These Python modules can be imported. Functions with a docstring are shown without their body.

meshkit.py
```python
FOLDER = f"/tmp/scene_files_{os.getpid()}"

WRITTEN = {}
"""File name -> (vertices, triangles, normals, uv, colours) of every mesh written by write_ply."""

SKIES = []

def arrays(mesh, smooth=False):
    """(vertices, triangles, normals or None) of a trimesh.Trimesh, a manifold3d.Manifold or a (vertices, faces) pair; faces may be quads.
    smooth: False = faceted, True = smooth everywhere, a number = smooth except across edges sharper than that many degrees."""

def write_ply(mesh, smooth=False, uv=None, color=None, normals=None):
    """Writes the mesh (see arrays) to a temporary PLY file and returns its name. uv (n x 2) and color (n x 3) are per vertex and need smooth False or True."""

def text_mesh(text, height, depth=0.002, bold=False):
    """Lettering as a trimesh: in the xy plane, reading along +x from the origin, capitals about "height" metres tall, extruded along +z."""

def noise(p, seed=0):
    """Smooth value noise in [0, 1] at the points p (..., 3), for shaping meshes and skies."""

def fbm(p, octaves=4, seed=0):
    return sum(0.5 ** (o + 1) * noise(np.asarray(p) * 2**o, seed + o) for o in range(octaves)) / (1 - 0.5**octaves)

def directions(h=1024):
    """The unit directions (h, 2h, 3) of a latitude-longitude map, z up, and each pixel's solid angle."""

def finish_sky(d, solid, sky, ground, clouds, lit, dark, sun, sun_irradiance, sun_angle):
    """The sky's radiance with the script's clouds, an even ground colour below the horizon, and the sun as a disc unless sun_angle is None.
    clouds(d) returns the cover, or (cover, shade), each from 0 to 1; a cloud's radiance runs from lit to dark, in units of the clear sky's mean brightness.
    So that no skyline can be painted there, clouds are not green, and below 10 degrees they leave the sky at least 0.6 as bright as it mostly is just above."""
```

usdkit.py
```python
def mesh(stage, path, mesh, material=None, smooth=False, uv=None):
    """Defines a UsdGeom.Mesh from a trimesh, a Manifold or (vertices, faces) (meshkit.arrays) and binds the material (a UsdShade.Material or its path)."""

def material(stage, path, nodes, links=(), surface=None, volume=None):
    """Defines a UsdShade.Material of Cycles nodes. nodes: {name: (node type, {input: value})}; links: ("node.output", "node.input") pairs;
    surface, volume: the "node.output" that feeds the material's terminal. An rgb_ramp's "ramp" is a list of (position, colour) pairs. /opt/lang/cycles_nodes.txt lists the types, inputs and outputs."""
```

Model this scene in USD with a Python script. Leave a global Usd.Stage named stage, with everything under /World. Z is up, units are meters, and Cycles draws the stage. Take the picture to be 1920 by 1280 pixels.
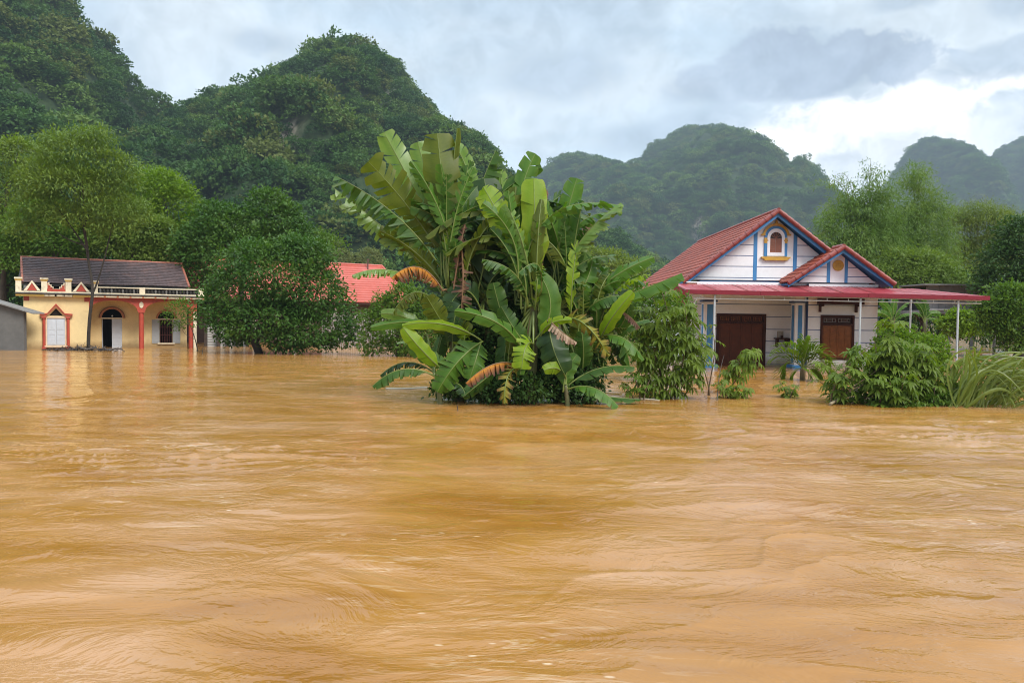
import math, random, numpy as np, trimesh, usdkit, meshkit
from pxr import Usd, UsdGeom, UsdLux, UsdShade, Gf, Sdf, Vt
import shapely.geometry as sg
from shapely import affinity

HAZE = 0.00018
stage = Usd.Stage.CreateInMemory()
UsdGeom.SetStageUpAxis(stage, 'Z'); UsdGeom.SetStageMetersPerUnit(stage, 1.0)
UsdGeom.Xform.Define(stage, '/World'); UsdGeom.Scope.Define(stage, '/World/Looks')
PI = math.pi

# ------------------------------------------------------------------ camera
F, PITCH, ROLL, EYE = 1400.0, math.radians(1.88), math.radians(0.7), np.array([0.0, 0.0, 1.8])
FWD = np.array([0, math.cos(PITCH), -math.sin(PITCH)])
UP0, RT0 = np.array([0, math.sin(PITCH), math.cos(PITCH)]), np.array([1.0, 0, 0])
CUP = UP0 * math.cos(ROLL) - RT0 * math.sin(ROLL)
CRT = RT0 * math.cos(ROLL) + UP0 * math.sin(ROLL)
cam = UsdGeom.Camera.Define(stage, '/World/camera')
cam.CreateHorizontalApertureAttr(36.0); cam.CreateVerticalApertureAttr(24.0)
cam.CreateFocalLengthAttr(36.0 * F / 1920)
cam.CreateFStopAttr(0.0)
cam.CreateClippingRangeAttr(Gf.Vec2f(0.05, 20000))
m4 = np.eye(4); m4[0, :3] = CRT; m4[1, :3] = CUP; m4[2, :3] = -FWD; m4[3, :3] = EYE
cam.AddTransformOp().Set(Gf.Matrix4d(*m4.ravel().tolist()))
cam.CreateExposureAttr(EXPOSURE := 1.20)

# ------------------------------------------------------------------ sky and sun
SUN_AZ, SUN_EL = math.radians(138), math.radians(46)     # towards the sun, clockwise from +y
def dome():
    N, Lk = {}, []
    def node(kind, **kw):
        name = f'n{len(N)}'
        N[name] = (kind, {k: v for k, v in kw.items() if not (isinstance(v, str) and v.startswith('@'))})
        for k, v in kw.items():
            if isinstance(v, str) and v.startswith('@'):
                Lk.append((v[1:], f'{name}.{k}'))
        return name
    def mth(op, a, b=0.0, c=0.0):
        return '@' + node('math', math_type=op, value1=a, value2=b, value3=c) + '.value'
    def step(v, lo, hi, to0=0.0, to1=1.0):
        return '@' + node('map_range', range_type='smoothstep', value=v, from_min=lo, from_max=hi, to_min=to0, to_max=to1) + '.result'
    tc = node('texture_coordinate')
    sp = node('separate_xyz', vector=f'@{tc}.generated')
    x, y, z = (f'@{sp}.{c}' for c in 'xyz')
    az, el = mth('arctan2', x, y), mth('arcsine', z)
    zz = mth('add', mth('maximum', z, 0.0), 0.22)
    pl = '@' + node('combine_xyz', x=mth('divide', x, zz), y=mth('divide', y, zz), z=0.0) + '.vector'
    big = f"@{node('noise_texture', vector=pl, scale=1.5, detail=6.0, roughness=0.55, distortion=0.3)}.fac"
    mid = f"@{node('noise_texture', vector=f'@{tc}.generated', scale=9.0, detail=7.0, roughness=0.6, distortion=0.4)}.fac"
    soft = f"@{node('noise_texture', vector=f'@{tc}.generated', scale=3.2, detail=5.0, roughness=0.5, distortion=0.5)}.fac"
    fine = f"@{node('noise_texture', vector=f'@{tc}.generated', scale=22.0, detail=6.0, roughness=0.6, distortion=0.6)}.fac"
    edge = mth('add', mth('multiply', mid, 0.52), mth('multiply', fine, 0.48))
    def blob(a0, e0, sa, se, wob=1.2, lo=0.0, hi=0.5):
        """cover of one cloud: centre and half-sizes in degrees"""
        da = mth('divide', mth('subtract', az, math.radians(a0)), math.radians(sa))
        de = mth('divide', mth('subtract', el, math.radians(e0)), math.radians(se))
        r = mth('sqrt', mth('add', mth('multiply', da, da), mth('multiply', de, de)))
        s = mth('add', mth('subtract', 1.0, r), mth('multiply', mth('subtract', edge, 0.5), wob * 3.5))
        return step(s, lo, hi)
    def both(*bs):
        v = bs[0]
        for b in bs[1:]:
            v = mth('maximum', v, b)
        return v
    def mix(f, a, b):
        return '@' + node('mix_color', fac=f, a=a, b=b) + '.result'
    K = SKY_K
    c = lambda r, g, b: tuple(K * v for v in (r, g, b))
    sky = node('sky_texture', sky_type='single_scattering', sun_disc=False, sun_elevation=SUN_EL, sun_rotation=SUN_AZ, air_density=1.0, aerosol_density=2.0, ozone_density=1.0)
    base = mix(step(big, 0.38, 0.62), c(0.425, 0.525, 0.615), c(0.59, 0.655, 0.70))
    base = mix(step(soft, 0.47, 0.66, 0, 0.75), base, c(0.40, 0.485, 0.57))
    # thin bright cloud low to the right
    glow = blob(27, 11.5, 16, 8, 0.6, 0.0, 1.0)
    base = mix(glow, base, c(0.74, 0.755, 0.785))
    strip = both(blob(25.5, 13.8, 7.5, 2.0, 0.75, 0.0, 0.5), blob(19.5, 12.2, 6.5, 1.7, 0.75, 0.0, 0.5), blob(31, 15, 6, 1.0, 0.8, 0.0, 0.5))
    base = mix(strip, base, c(0.97, 0.965, 0.96))
    dark = both(blob(24.6, 17.6, 5.2, 2.6, 0.85, 0.05, 0.30), blob(19.4, 18.2, 4.6, 2.9, 0.85, 0.05, 0.35), blob(21.5, 16.4, 7.0, 1.5, 0.7, 0.05, 0.4), blob(14.8, 16.6, 4.8, 1.7, 0.8, 0.05, 0.6))
    base = mix(mth('multiply', dark, step(mid, 0.34, 0.70, 1.0, 0.62)), base, c(0.315, 0.375, 0.465))
    grey = both(blob(33.0, 16.2, 4.8, 1.5, 0.9, 0.0, 0.4), blob(9.5, 13.2, 4.5, 1.5, 1.0, 0.0, 0.7), blob(3.2, 17.6, 6.5, 2.2, 1.0, 0.0, 0.7), blob(-18.5, 18.8, 4.5, 1.2, 1.0, 0.0, 0.8), blob(34.0, 19.5, 4.0, 1.6, 1.0, 0.0, 0.6), blob(27.0, 20.6, 3.4, 1.0, 1.0, 0.0, 0.6), blob(14.5, 14.2, 4.0, 1.3, 1.0, 0.0, 0.7))
    base = mix(mth('multiply', grey, 0.75), base, c(0.35, 0.42, 0.50))
    base = '@' + node('vector_math', math_type='scale', vector1=base, scale=mth('multiply', step(fine, 0.30, 0.70, 0.88, 1.09), step(mid, 0.3, 0.7, 0.92, 1.07))) + '.vector'
    # the clear blue of the physical sky shows faintly through the whole cover
    lift = step(z, 0.40, 0.95, 1.0, 2.7)                                     # an overcast sky is brighter overhead
    base = '@' + node('vector_math', math_type='scale', vector1=base, scale=lift) + '.vector'
    out = mix(0.93, f'@{sky}.color', base)
    bg = node('background_shader', color=out, strength=SKY_STRENGTH)
    return usdkit.material(stage, '/World/Looks/sky', N, Lk, surface=f'{bg}.background')
SKY_STRENGTH, SKY_K = 0.10, 6.2
sky = UsdLux.DomeLight.Define(stage, '/World/sky')
UsdShade.MaterialBindingAPI.Apply(sky.GetPrim()).Bind(dome())
sky.GetPrim().SetCustomDataByKey('kind', 'structure')
sky.GetPrim().SetCustomDataByKey('label', 'overcast grey blue sky with a bright gap and grey clouds to the right')
sky.GetPrim().SetCustomDataByKey('category', 'sky')
sun = UsdLux.DistantLight.Define(stage, '/World/sun')
sun.CreateIntensityAttr(0.4); sun.CreateNormalizeAttr(True); sun.CreateAngleAttr(25.0); sun.CreateColorAttr(Gf.Vec3f(1.0, 0.96, 0.9))
_d = np.array([math.sin(SUN_AZ) * math.cos(SUN_EL), math.cos(SUN_AZ) * math.cos(SUN_EL), math.sin(SUN_EL)])
_x = np.cross([0, 0, 1.0], _d); _x /= np.linalg.norm(_x); _y = np.cross(_d, _x)
_m = np.eye(4); _m[0, :3], _m[1, :3], _m[2, :3] = _x, _y, _d
sun.AddTransformOp().Set(Gf.Matrix4d(*_m.ravel().tolist()))

# ------------------------------------------------------------------ helpers
def ray(px, py):
    return FWD * F + CRT * (px - 960) + CUP * (640 - py)
def at(px, py, Y):
    """the world point that lies on depth Y (metres along +y) behind a point of the photograph"""
    d = ray(px, py); return EYE + d * (Y / d[1])
def onwater(px, py):
    d = ray(px, py); return EYE + d * (-EYE[2] / d[2])
def ppm(Y):
    return F / Y
def unit(v):
    v = np.asarray(v, float); return v / (np.linalg.norm(v, axis=-1, keepdims=True) + 1e-12)

COUNT, FRAME = {}, {}
def numbered(parent, name):
    n = COUNT.get((parent, name), 0); COUNT[(parent, name)] = n + 1
    return f'{parent}/{name}' + (f'_{n:03d}' if n else '')
def tag(path, label=None, cat=None, group=None, kind=None):
    p = stage.GetPrimAtPath(path)
    for k, v in (('label', label), ('category', cat), ('group', group), ('kind', kind)):
        if v:
            p.SetCustomDataByKey(k, v)
    return path
def thing(name, label, cat, loc=(0, 0, 0), rotz=0.0, group=None, kind=None):
    path = numbered('/World', name)
    x = UsdGeom.Xform.Define(stage, path)
    x.AddTranslateOp().Set(Gf.Vec3d(*map(float, loc)))
    if rotz:
        x.AddRotateZOp().Set(math.degrees(rotz))
    c, s = math.cos(rotz), math.sin(rotz)
    FRAME[path] = (np.array(loc, float), np.array([[c, -s, 0], [s, c, 0], [0, 0, 1.0]]))
    return tag(path, label, cat, group, kind)
def vf(m):
    if hasattr(m, 'to_mesh'):
        q = m.to_mesh(); return q.vert_properties[:, :3], q.tri_verts
    if hasattr(m, 'vertices'):
        return np.asarray(m.vertices, float), np.asarray(m.faces, int)
    v, f = np.asarray(m[0], float), np.asarray(m[1], int)
    if f.shape[1] == 4:
        f = np.vstack([f[:, [0, 1, 2]], f[:, [0, 2, 3]]])
    return v, f
def join(*ms):
    vs, fs, n = [], [], 0
    for m in ms:
        v, f = vf(m); vs.append(v); fs.append(f + n); n += len(v)
    return np.vstack(vs), np.vstack(fs)
def obj(name, m, mat, parent='/World', smooth=False, uv=None, local=False, label=None, kind=None):
    """one Mesh prim; world coordinates unless local (those of the thing's own frame)"""
    v, f = vf(m)
    if not local and parent != '/World':
        root = '/'.join(parent.split('/')[:3])
        if root in FRAME:
            t, R = FRAME[root]; v = (v - t) @ R
    path = numbered(parent, name)
    usdkit.mesh(stage, path, (v, f), mat, smooth=smooth, uv=uv)
    if label or kind:
        tag(path, label, None, None, kind)
    return path
def bx(x0, x1, y0, y1, z0, z1):
    v = np.array([[x, y, z] for x in (x0, x1) for y in (y0, y1) for z in (z0, z1)], float)
    f = np.array([[0, 1, 3, 2], [4, 6, 7, 5], [0, 4, 5, 1], [2, 3, 7, 6], [0, 2, 6, 4], [1, 5, 7, 3]])
    return vf((v, f))
def prism(poly, y0, y1):
    """a polygon in x, z pushed from y0 to y1"""
    out = []
    for g in getattr(poly, 'geoms', [poly]):
        if g.is_empty or g.geom_type != 'Polygon' or g.area < 1e-6:
            continue
        t = trimesh.creation.extrude_polygon(g, abs(y1 - y0), engine='earcut')
        v = np.asarray(t.vertices); out.append((np.stack([v[:, 0], max(y0, y1) - v[:, 2], v[:, 1]], 1), np.asarray(t.faces)))
    return join(*out) if out else None
def tube(pts, rad, sides=8, cap=True):
    p = np.asarray(pts, float); n = len(p)
    rad = np.broadcast_to(np.asarray(rad, float), (n,))
    t = unit(np.gradient(p, axis=0))
    a = np.cross(t, [0.31, 0.17, 0.93] if abs(t[:, 2]).mean() < 0.8 else [0.93, 0.21, 0.3]); a = unit(a); b = np.cross(t, a)
    ang = np.arange(sides) * 2 * PI / sides
    v = p[:, None] + rad[:, None, None] * (np.cos(ang)[None, :, None] * a[:, None] + np.sin(ang)[None, :, None] * b[:, None])
    i, j = np.meshgrid(np.arange(n - 1), np.arange(sides), indexing='ij')
    q = np.stack([i * sides + j, i * sides + (j + 1) % sides, (i + 1) * sides + (j + 1) % sides, (i + 1) * sides + j], -1).reshape(-1, 4)
    v = v.reshape(-1, 3); f = np.vstack([q[:, [0, 1, 2]], q[:, [0, 2, 3]]])
    if cap:
        v = np.vstack([v, p[0], p[-1]]); c0, c1 = len(v) - 2, len(v) - 1
        k = np.arange(sides)
        f = np.vstack([f, np.stack([np.full(sides, c0), (k + 1) % sides, k], 1), np.stack([np.full(sides, c1), (n - 1) * sides + k, (n - 1) * sides + (k + 1) % sides], 1)])
    return v, f
def spline(pts, n=16):
    """smooth curve through the points"""
    from scipy.interpolate import CubicSpline
    p = np.asarray(pts, float); s = np.r_[0, np.cumsum(np.linalg.norm(np.diff(p, axis=0), axis=1))]
    if len(p) == 2:
        return p[0] + (p[1] - p[0]) * np.linspace(0, 1, n)[:, None]
    return CubicSpline(s, p)(np.linspace(0, s[-1], n))
# ------------------------------------------------------------------ materials
LOOK = {}
def mat(name, color, rough=0.6, var=0.18, scale=6.0, bump=0.0, bscale=30.0, spec=0.5, metal=0.0, dirt=None, dirt_scale=1.5, dirt_amt=0.35, coat=0.0, tide=None):
    """paint, plaster, wood...: colour with two octaves of uneven tone, optional stains and relief"""
    if name in LOOK:
        return LOOK[name]
    c = np.array(color, float)
    N = {'g': ('geometry', {}), 'n1': ('noise_texture', {'scale': scale, 'detail': 6.0, 'roughness': 0.6}), 'n2': ('noise_texture', {'scale': scale * 7.3, 'detail': 3.0}),
         'r': ('rgb_ramp', {'ramp': [(0.30, tuple(c * (1 - var))), (0.5, tuple(c)), (0.72, tuple(np.minimum(c * (1 + var), 0.95)))]}),
         'm': ('mix_float', {'fac': 0.3}), 'p': ('principled_bsdf', {'roughness': rough, 'specular_ior_level': spec, 'metallic': metal, 'coat_weight': coat})}
    L = [('g.position', 'n1.vector'), ('g.position', 'n2.vector'), ('n1.fac', 'm.a'), ('n2.fac', 'm.b'), ('m.result', 'r.fac')]
    out = 'r.color'
    if dirt is not None:
        N |= {'n3': ('noise_texture', {'scale': dirt_scale, 'detail': 8.0, 'roughness': 0.7, 'distortion': 0.3}), 'mr': ('map_range', {'from_min': 0.5, 'from_max': 0.72, 'to_min': 0.0, 'to_max': dirt_amt, 'clamp': True}), 'mx': ('mix_color', {'b': tuple(dirt)})}
        L += [('g.position', 'n3.vector'), ('n3.fac', 'mr.value'), ('mr.result', 'mx.fac'), (out, 'mx.a')]; out = 'mx.result'
    if tide is not None:                                             # the mud mark the flood leaves above its own level
        N |= {'tz': ('separate_xyz', {}), 'tn': ('noise_texture', {'scale': 2.2, 'detail': 6.0, 'roughness': 0.65}), 'ts': ('math', {'math_type': 'multiply_add', 'value2': -0.55, 'value3': 0.22}), 'ta': ('math', {'math_type': 'add'}), 'tr': ('map_range', {'from_min': 0.02, 'from_max': 0.34, 'to_min': 0.75, 'to_max': 0.0, 'clamp': True}), 'tx': ('mix_color', {'b': tuple(tide)})}
        L += [('g.position', 'tz.vector'), ('g.position', 'tn.vector'), ('tn.fac', 'ts.value1'), ('tz.z', 'ta.value1'), ('ts.value', 'ta.value2'), ('ta.value', 'tr.value'), ('tr.result', 'tx.fac'), (out, 'tx.a')]; out = 'tx.result'
    L.append((out, 'p.base_color'))
    if bump:
        N |= {'n4': ('noise_texture', {'scale': bscale, 'detail': 5.0}), 'b': ('bump', {'strength': bump, 'distance': 0.02})}
        L += [('g.position', 'n4.vector'), ('n4.fac', 'b.height'), ('b.normal', 'p.normal')]
    LOOK[name] = usdkit.material(stage, f'/World/Looks/{name}', N, L, surface='p.BSDF'); return LOOK[name]
def leafmat(name, lo, hi, trans=0.35, rough=0.45, scale=0.9, fine=6.0, warm=(1.25, 1.3, 0.45), spec=0.4, island=True):
    """foliage: tone differs from clump to clump and from leaf to leaf; light also passes through"""
    lo, hi = np.array(lo, float), np.array(hi, float)
    N = {'g': ('geometry', {}), 'n1': ('noise_texture', {'scale': scale, 'detail': 3.0}), 'n2': ('noise_texture', {'scale': fine, 'detail': 2.0}), 'm': ('mix_float', {'fac': 0.45}), 'm2': ('mix_float', {'fac': 0.45 if island else 0.0}),
         'r': ('rgb_ramp', {'ramp': [(0.25, tuple(lo)), (0.5, tuple((lo + hi) / 2)), (0.78, tuple(hi))]}), 't': ('mix_color', {'blend_type': 'multiply', 'fac': 1.0, 'b': tuple(warm)}),
         'p': ('principled_bsdf', {'roughness': rough, 'specular_ior_level': spec}), 'tr': ('translucent_bsdf', {}), 'mx': ('mix_closure', {'fac': trans})}
    L = [('g.position', 'n1.vector'), ('g.position', 'n2.vector'), ('n1.fac', 'm.a'), ('n2.fac', 'm.b'), ('m.result', 'm2.a'), ('g.random_per_island', 'm2.b'), ('m2.result', 'r.fac'), ('r.color', 'p.base_color'), ('r.color', 't.a'), ('t.result', 'tr.color'), ('p.BSDF', 'mx.closure1'), ('tr.BSDF', 'mx.closure2')]
    if not island:
        L.remove(('g.random_per_island', 'm2.b'))
    LOOK[name] = usdkit.material(stage, f'/World/Looks/{name}', N, L, surface='mx.closure'); return LOOK[name]

# ------------------------------------------------------------------ water
def water():
    rng = np.random.default_rng(3)
    R0, R1, NR, NA = 2.0, 70.0, 560, 720
    r = R0 * (R1 / R0) ** np.linspace(0, 1, NR); r = np.r_[r, np.geomspace(80, 3000, 24)]
    A = math.radians(50)
    a = np.linspace(-A, A, NA)
    rr, aa = np.meshgrid(r, a, indexing='ij')
    X, Y = rr * np.sin(aa), rr * np.cos(aa)
    P = lambda sx, sy, ox=0.0: np.stack([X / sx + ox, Y / sy + ox * 1.7, np.full_like(X, ox)], -1)
    # the current runs across the picture; it is warped into eddies
    wx, wy = meshkit.fbm(P(5, 4, 3), 3, 1) - 0.5, meshkit.fbm(P(5, 4, 9), 3, 2) - 0.5
    def W(sx, sy, k, ox):
        return np.stack([(X + wx * k * 2) / sx + ox, (Y + wy * k * 2) / sy, np.full_like(X, ox)], -1)
    h = 0.044 * (meshkit.fbm(W(2.6, 1.7, 1.3, 11), 2, 5) - 0.5)
    h += 0.030 * (meshkit.fbm(W(1.0, 0.55, 1.4, 21), 2, 6) - 0.5)
    rid = 1 - np.abs(2 * meshkit.fbm(W(0.85, 0.44, 1.8, 31), 2, 7) - 1)
    patch = np.clip((meshkit.fbm(W(4.5, 3.2, 1.2, 41), 2, 8) - 0.36) * 3.4, 0.28, 1)
    h += 0.036 * rid ** 4 * patch
    h += 0.016 * (meshkit.fbm(W(0.37, 0.24, 1.5, 51), 2, 9) - 0.5) * (0.35 + patch)
    h += 0.0060 * (meshkit.fbm(W(0.16, 0.11, 1.2, 61), 2, 10) - 0.5) * patch ** 1.5
    calm = 1 / (1 + np.exp((rr - 26) / 4.0)) * 0.65 + 0.35                 # the sheet lies calmer towards the houses
    calm *= 1 - 0.45 * np.clip((-X / np.maximum(Y, 1) - 0.25) * 3, 0, 1) * np.clip((rr - 14) / 12, 0, 1)
    fade = np.clip((R1 - rr) / 25, 0, 1) * np.clip((A - np.abs(aa)) / 0.06, 0, 1) * np.clip((rr - R0) / 0.5, 0, 1)
    h *= calm * fade
    v = np.stack([X, Y, h], -1).reshape(-1, 3)
    i, j = np.meshgrid(np.arange(len(r) - 1), np.arange(NA - 1), indexing='ij')
    q = np.stack([i * NA + j, i * NA + j + 1, (i + 1) * NA + j + 1, (i + 1) * NA + j], -1).reshape(-1, 4)
    f = np.vstack([q[:, [0, 2, 1]], q[:, [0, 3, 2]]])
    # the rest of the flood, out of the picture
    b = np.linspace(A, 2 * PI - A, 40); rb = np.array([0.0, R0, 20, 200, 3000.0])
    R2, B2 = np.meshgrid(rb, b, indexing='ij')
    v2 = np.stack([R2 * np.sin(B2), R2 * np.cos(B2), 0 * R2], -1).reshape(-1, 3)
    i, j = np.meshgrid(np.arange(len(rb) - 1), np.arange(39), indexing='ij')
    q = np.stack([i * 40 + j, i * 40 + j + 1, (i + 1) * 40 + j + 1, (i + 1) * 40 + j], -1).reshape(-1, 4)
    f2 = np.vstack([q[:, [0, 2, 1]], q[:, [0, 3, 2]]])
    c = np.linspace(-A, A, 12); v3 = np.vstack([[0, 0, 0], np.stack([R0 * np.sin(c), R0 * np.cos(c), 0 * c], 1)])
    f3 = np.array([[0, k + 2, k + 1] for k in range(11)])
    N = {'g': ('geometry', {}), 'mp': ('mapping', {'scale': (0.35, 0.9, 1.0)}), 'n1': ('noise_texture', {'scale': 0.9, 'detail': 5.0, 'distortion': 1.2}),
         'r': ('rgb_ramp', {'ramp': [(0.28, WATER_LO), (0.5, WATER_MID), (0.72, WATER_HI)]}),
         # flecks and threads of foam
         'mf': ('mapping', {'scale': (1.0, 2.6, 1.0)}), 'vf': ('voronoi_texture', {'scale': 3.0, 'feature': 'f1', 'randomness': 1.0}), 'fs': ('map_range', {'from_min': 0.05, 'from_max': 0.10, 'to_min': 1.0, 'to_max': 0.0, 'clamp': True}),
         'np': ('noise_texture', {'scale': 0.35, 'detail': 3.0, 'distortion': 0.5}), 'ps': ('map_range', {'from_min': 0.48, 'from_max': 0.62, 'to_min': 0.0, 'to_max': 1.0, 'clamp': True}), 'fm': ('math', {'math_type': 'multiply'}),
         'mt': ('mapping', {'scale': (0.30, 2.6, 1.0)}), 'nt': ('noise_texture', {'scale': 1.1, 'detail': 6.0, 'roughness': 0.55, 'distortion': 1.6}), 'ta': ('math', {'math_type': 'subtract', 'value2': 0.5}), 'tb': ('math', {'math_type': 'absolute'}), 'tm': ('map_range', {'from_min': 0.0, 'from_max': 0.016, 'to_min': 0.4, 'to_max': 0.0, 'clamp': True}), 'tp': ('math', {'math_type': 'multiply'}),
         'mxf': ('math', {'math_type': 'maximum'}), 'foam': ('mix_color', {'b': (0.66, 0.52, 0.36)}),
         'nb': ('noise_texture', {'scale': 7.0, 'detail': 4.0, 'roughness': 0.6, 'distortion': 0.6}), 'bm': ('mapping', {'scale': (0.8, 1.35, 1.0)}), 'b': ('bump', {'strength': 0.32, 'distance': 0.018}), 'mr': ('mapping', {'scale': (0.62, 1.15, 1.0), 'rotation': (0, 0, 0.12)}), 'nr': ('noise_texture', {'scale': 1.3, 'detail': 5.0, 'roughness': 0.62, 'distortion': 1.4}), 'ra': ('math', {'math_type': 'multiply_add', 'value2': 2.0, 'value3': -1.0}), 'rb': ('math', {'math_type': 'absolute'}), 'rc': ('math', {'math_type': 'subtract', 'value1': 1.0}), 'rd': ('math', {'math_type': 'power', 'value2': 4.0}), 're': ('math', {'math_type': 'multiply_add', 'value2': 1.2}), 'nk': ('noise_texture', {'scale': 0.55, 'detail': 2.0, 'distortion': 0.8}), 'kk': ('map_range', {'from_min': 0.40, 'from_max': 0.64, 'to_min': 0.10, 'to_max': 0.9, 'clamp': True}), 'kf': ('math', {'math_type': 'multiply'}),
         'p': ('principled_bsdf', {'roughness': 0.045, 'ior': 1.45, 'specular_ior_level': 0.5})}
    L = [('g.position', 'mp.vector'), ('mp.vector', 'n1.vector'), ('n1.fac', 'r.fac'), ('g.position', 'mf.vector'), ('mf.vector', 'vf.vector'), ('vf.distance', 'fs.value'), ('g.position', 'np.vector'), ('np.fac', 'ps.value'), ('fs.result', 'fm.value1'), ('ps.result', 'fm.value2'),
         ('g.position', 'mt.vector'), ('mt.vector', 'nt.vector'), ('nt.fac', 'ta.value1'), ('ta.value', 'tb.value1'), ('tb.value', 'tm.value'), ('tm.result', 'tp.value1'), ('ps.result', 'tp.value2'), ('fm.value', 'mxf.value1'), ('tp.value', 'mxf.value2'), ('mxf.value', 'foam.fac'), ('r.color', 'foam.a'), ('foam.result', 'p.base_color'),
         ('g.position', 'bm.vector'), ('bm.vector', 'nb.vector'), ('g.position', 'mr.vector'), ('mr.vector', 'nr.vector'), ('nr.fac', 'ra.value1'), ('ra.value', 'rb.value1'), ('rb.value', 'rc.value2'), ('rc.value', 'rd.value1'), ('rd.value', 're.value1'), ('g.position', 'nk.vector'), ('nk.fac', 'kk.value'), ('nb.fac', 'kf.value1'), ('kk.result', 'kf.value2'), ('kf.value', 're.value3'), ('re.value', 'b.height'), ('b.normal', 'p.normal')]
    m = usdkit.material(stage, '/World/Looks/flood_water', N, L, surface='p.BSDF')
    p = obj('flood_water', join((v, f), (v2, f2), (v3, f3)), m, smooth=True)
    tag(p, 'brown silty flood water covering the whole ground', 'water', kind='structure')
WATER_LO, WATER_MID, WATER_HI = (0.235, 0.096, 0.013), (0.320, 0.150, 0.034), (0.405, 0.217, 0.096)
water()

# ------------------------------------------------------------------ hills and the forest on them
def leafcards(pos, d, nrm, L, W, fold=0.25):
    """one folded leaf (two triangles) per point; d = along the leaf, nrm = its upper side"""
    pos, d, nrm = np.asarray(pos, float), unit(d), np.asarray(nrm, float)
    s = unit(np.cross(d, nrm)); n = np.cross(s, d)
    L = np.broadcast_to(L, (len(pos),))[:, None]; W = np.broadcast_to(W, (len(pos),))[:, None]
    v = np.stack([pos, pos + d * L * 0.45 + s * W * 0.5 - n * W * fold, pos + d * L - n * L * 0.12, pos + d * L * 0.45 - s * W * 0.5 - n * W * fold], 1).reshape(-1, 3)
    k = np.arange(len(pos))[:, None] * 4
    return v, np.vstack([k + [0, 1, 2], k + [0, 2, 3]])
def ballpoints(rng, n):
    return unit(rng.normal(size=(n, 3)))
def clumps(rng, lobes, n, per, L, W, spread=0.35, shell=(0.72, 1.04), up=0.5, droop=0.15, keep=0.82, low=-0.55):
    """leaf sprigs over the surface of several lobes (centre, radii); what lies deep inside another lobe is dropped"""
    C = np.array([l[0] for l in lobes], float); Rr = np.array([l[1] if np.ndim(l[1]) else (l[1],) * 3 for l in lobes], float)
    w = (Rr[:, 0] * Rr[:, 2] + Rr[:, 0] * Rr[:, 1]); k = rng.choice(len(lobes), n, p=w / w.sum())
    u = ballpoints(rng, n); u[:, 2] = np.where(u[:, 2] < low, -u[:, 2], u[:, 2])
    lump = 0.82 + 0.36 * meshkit.fbm(u * 2.6 + k[:, None] * 7.1, 2, 17)
    p = C[k] + u * Rr[k] * (rng.uniform(*shell, n) * lump)[:, None]
    inside = np.zeros(n, bool)
    for i in range(len(lobes)):
        q = (p - C[i]) / Rr[i]; inside |= (i != k) & ((q ** 2).sum(1) < keep ** 2)
    p, u, k = p[~inside], unit(u / Rr[k])[~inside], k[~inside]
    n = len(p)
    pp = np.repeat(p, per, 0) + rng.normal(size=(n * per, 3)) * spread * np.array([1, 1, 0.6])
    out = unit(np.repeat(u, per, 0) + rng.normal(size=(n * per, 3)) * 0.75 + [0, 0, -droop])
    nr = unit(np.repeat(u, per, 0) * 0.6 + rng.normal(size=(n * per, 3)) * 0.45 + [0, 0, up])
    s = rng.uniform(0.7, 1.25, n * per)
    return leafcards(pp, out, nr, L * s, W * s)
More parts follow.
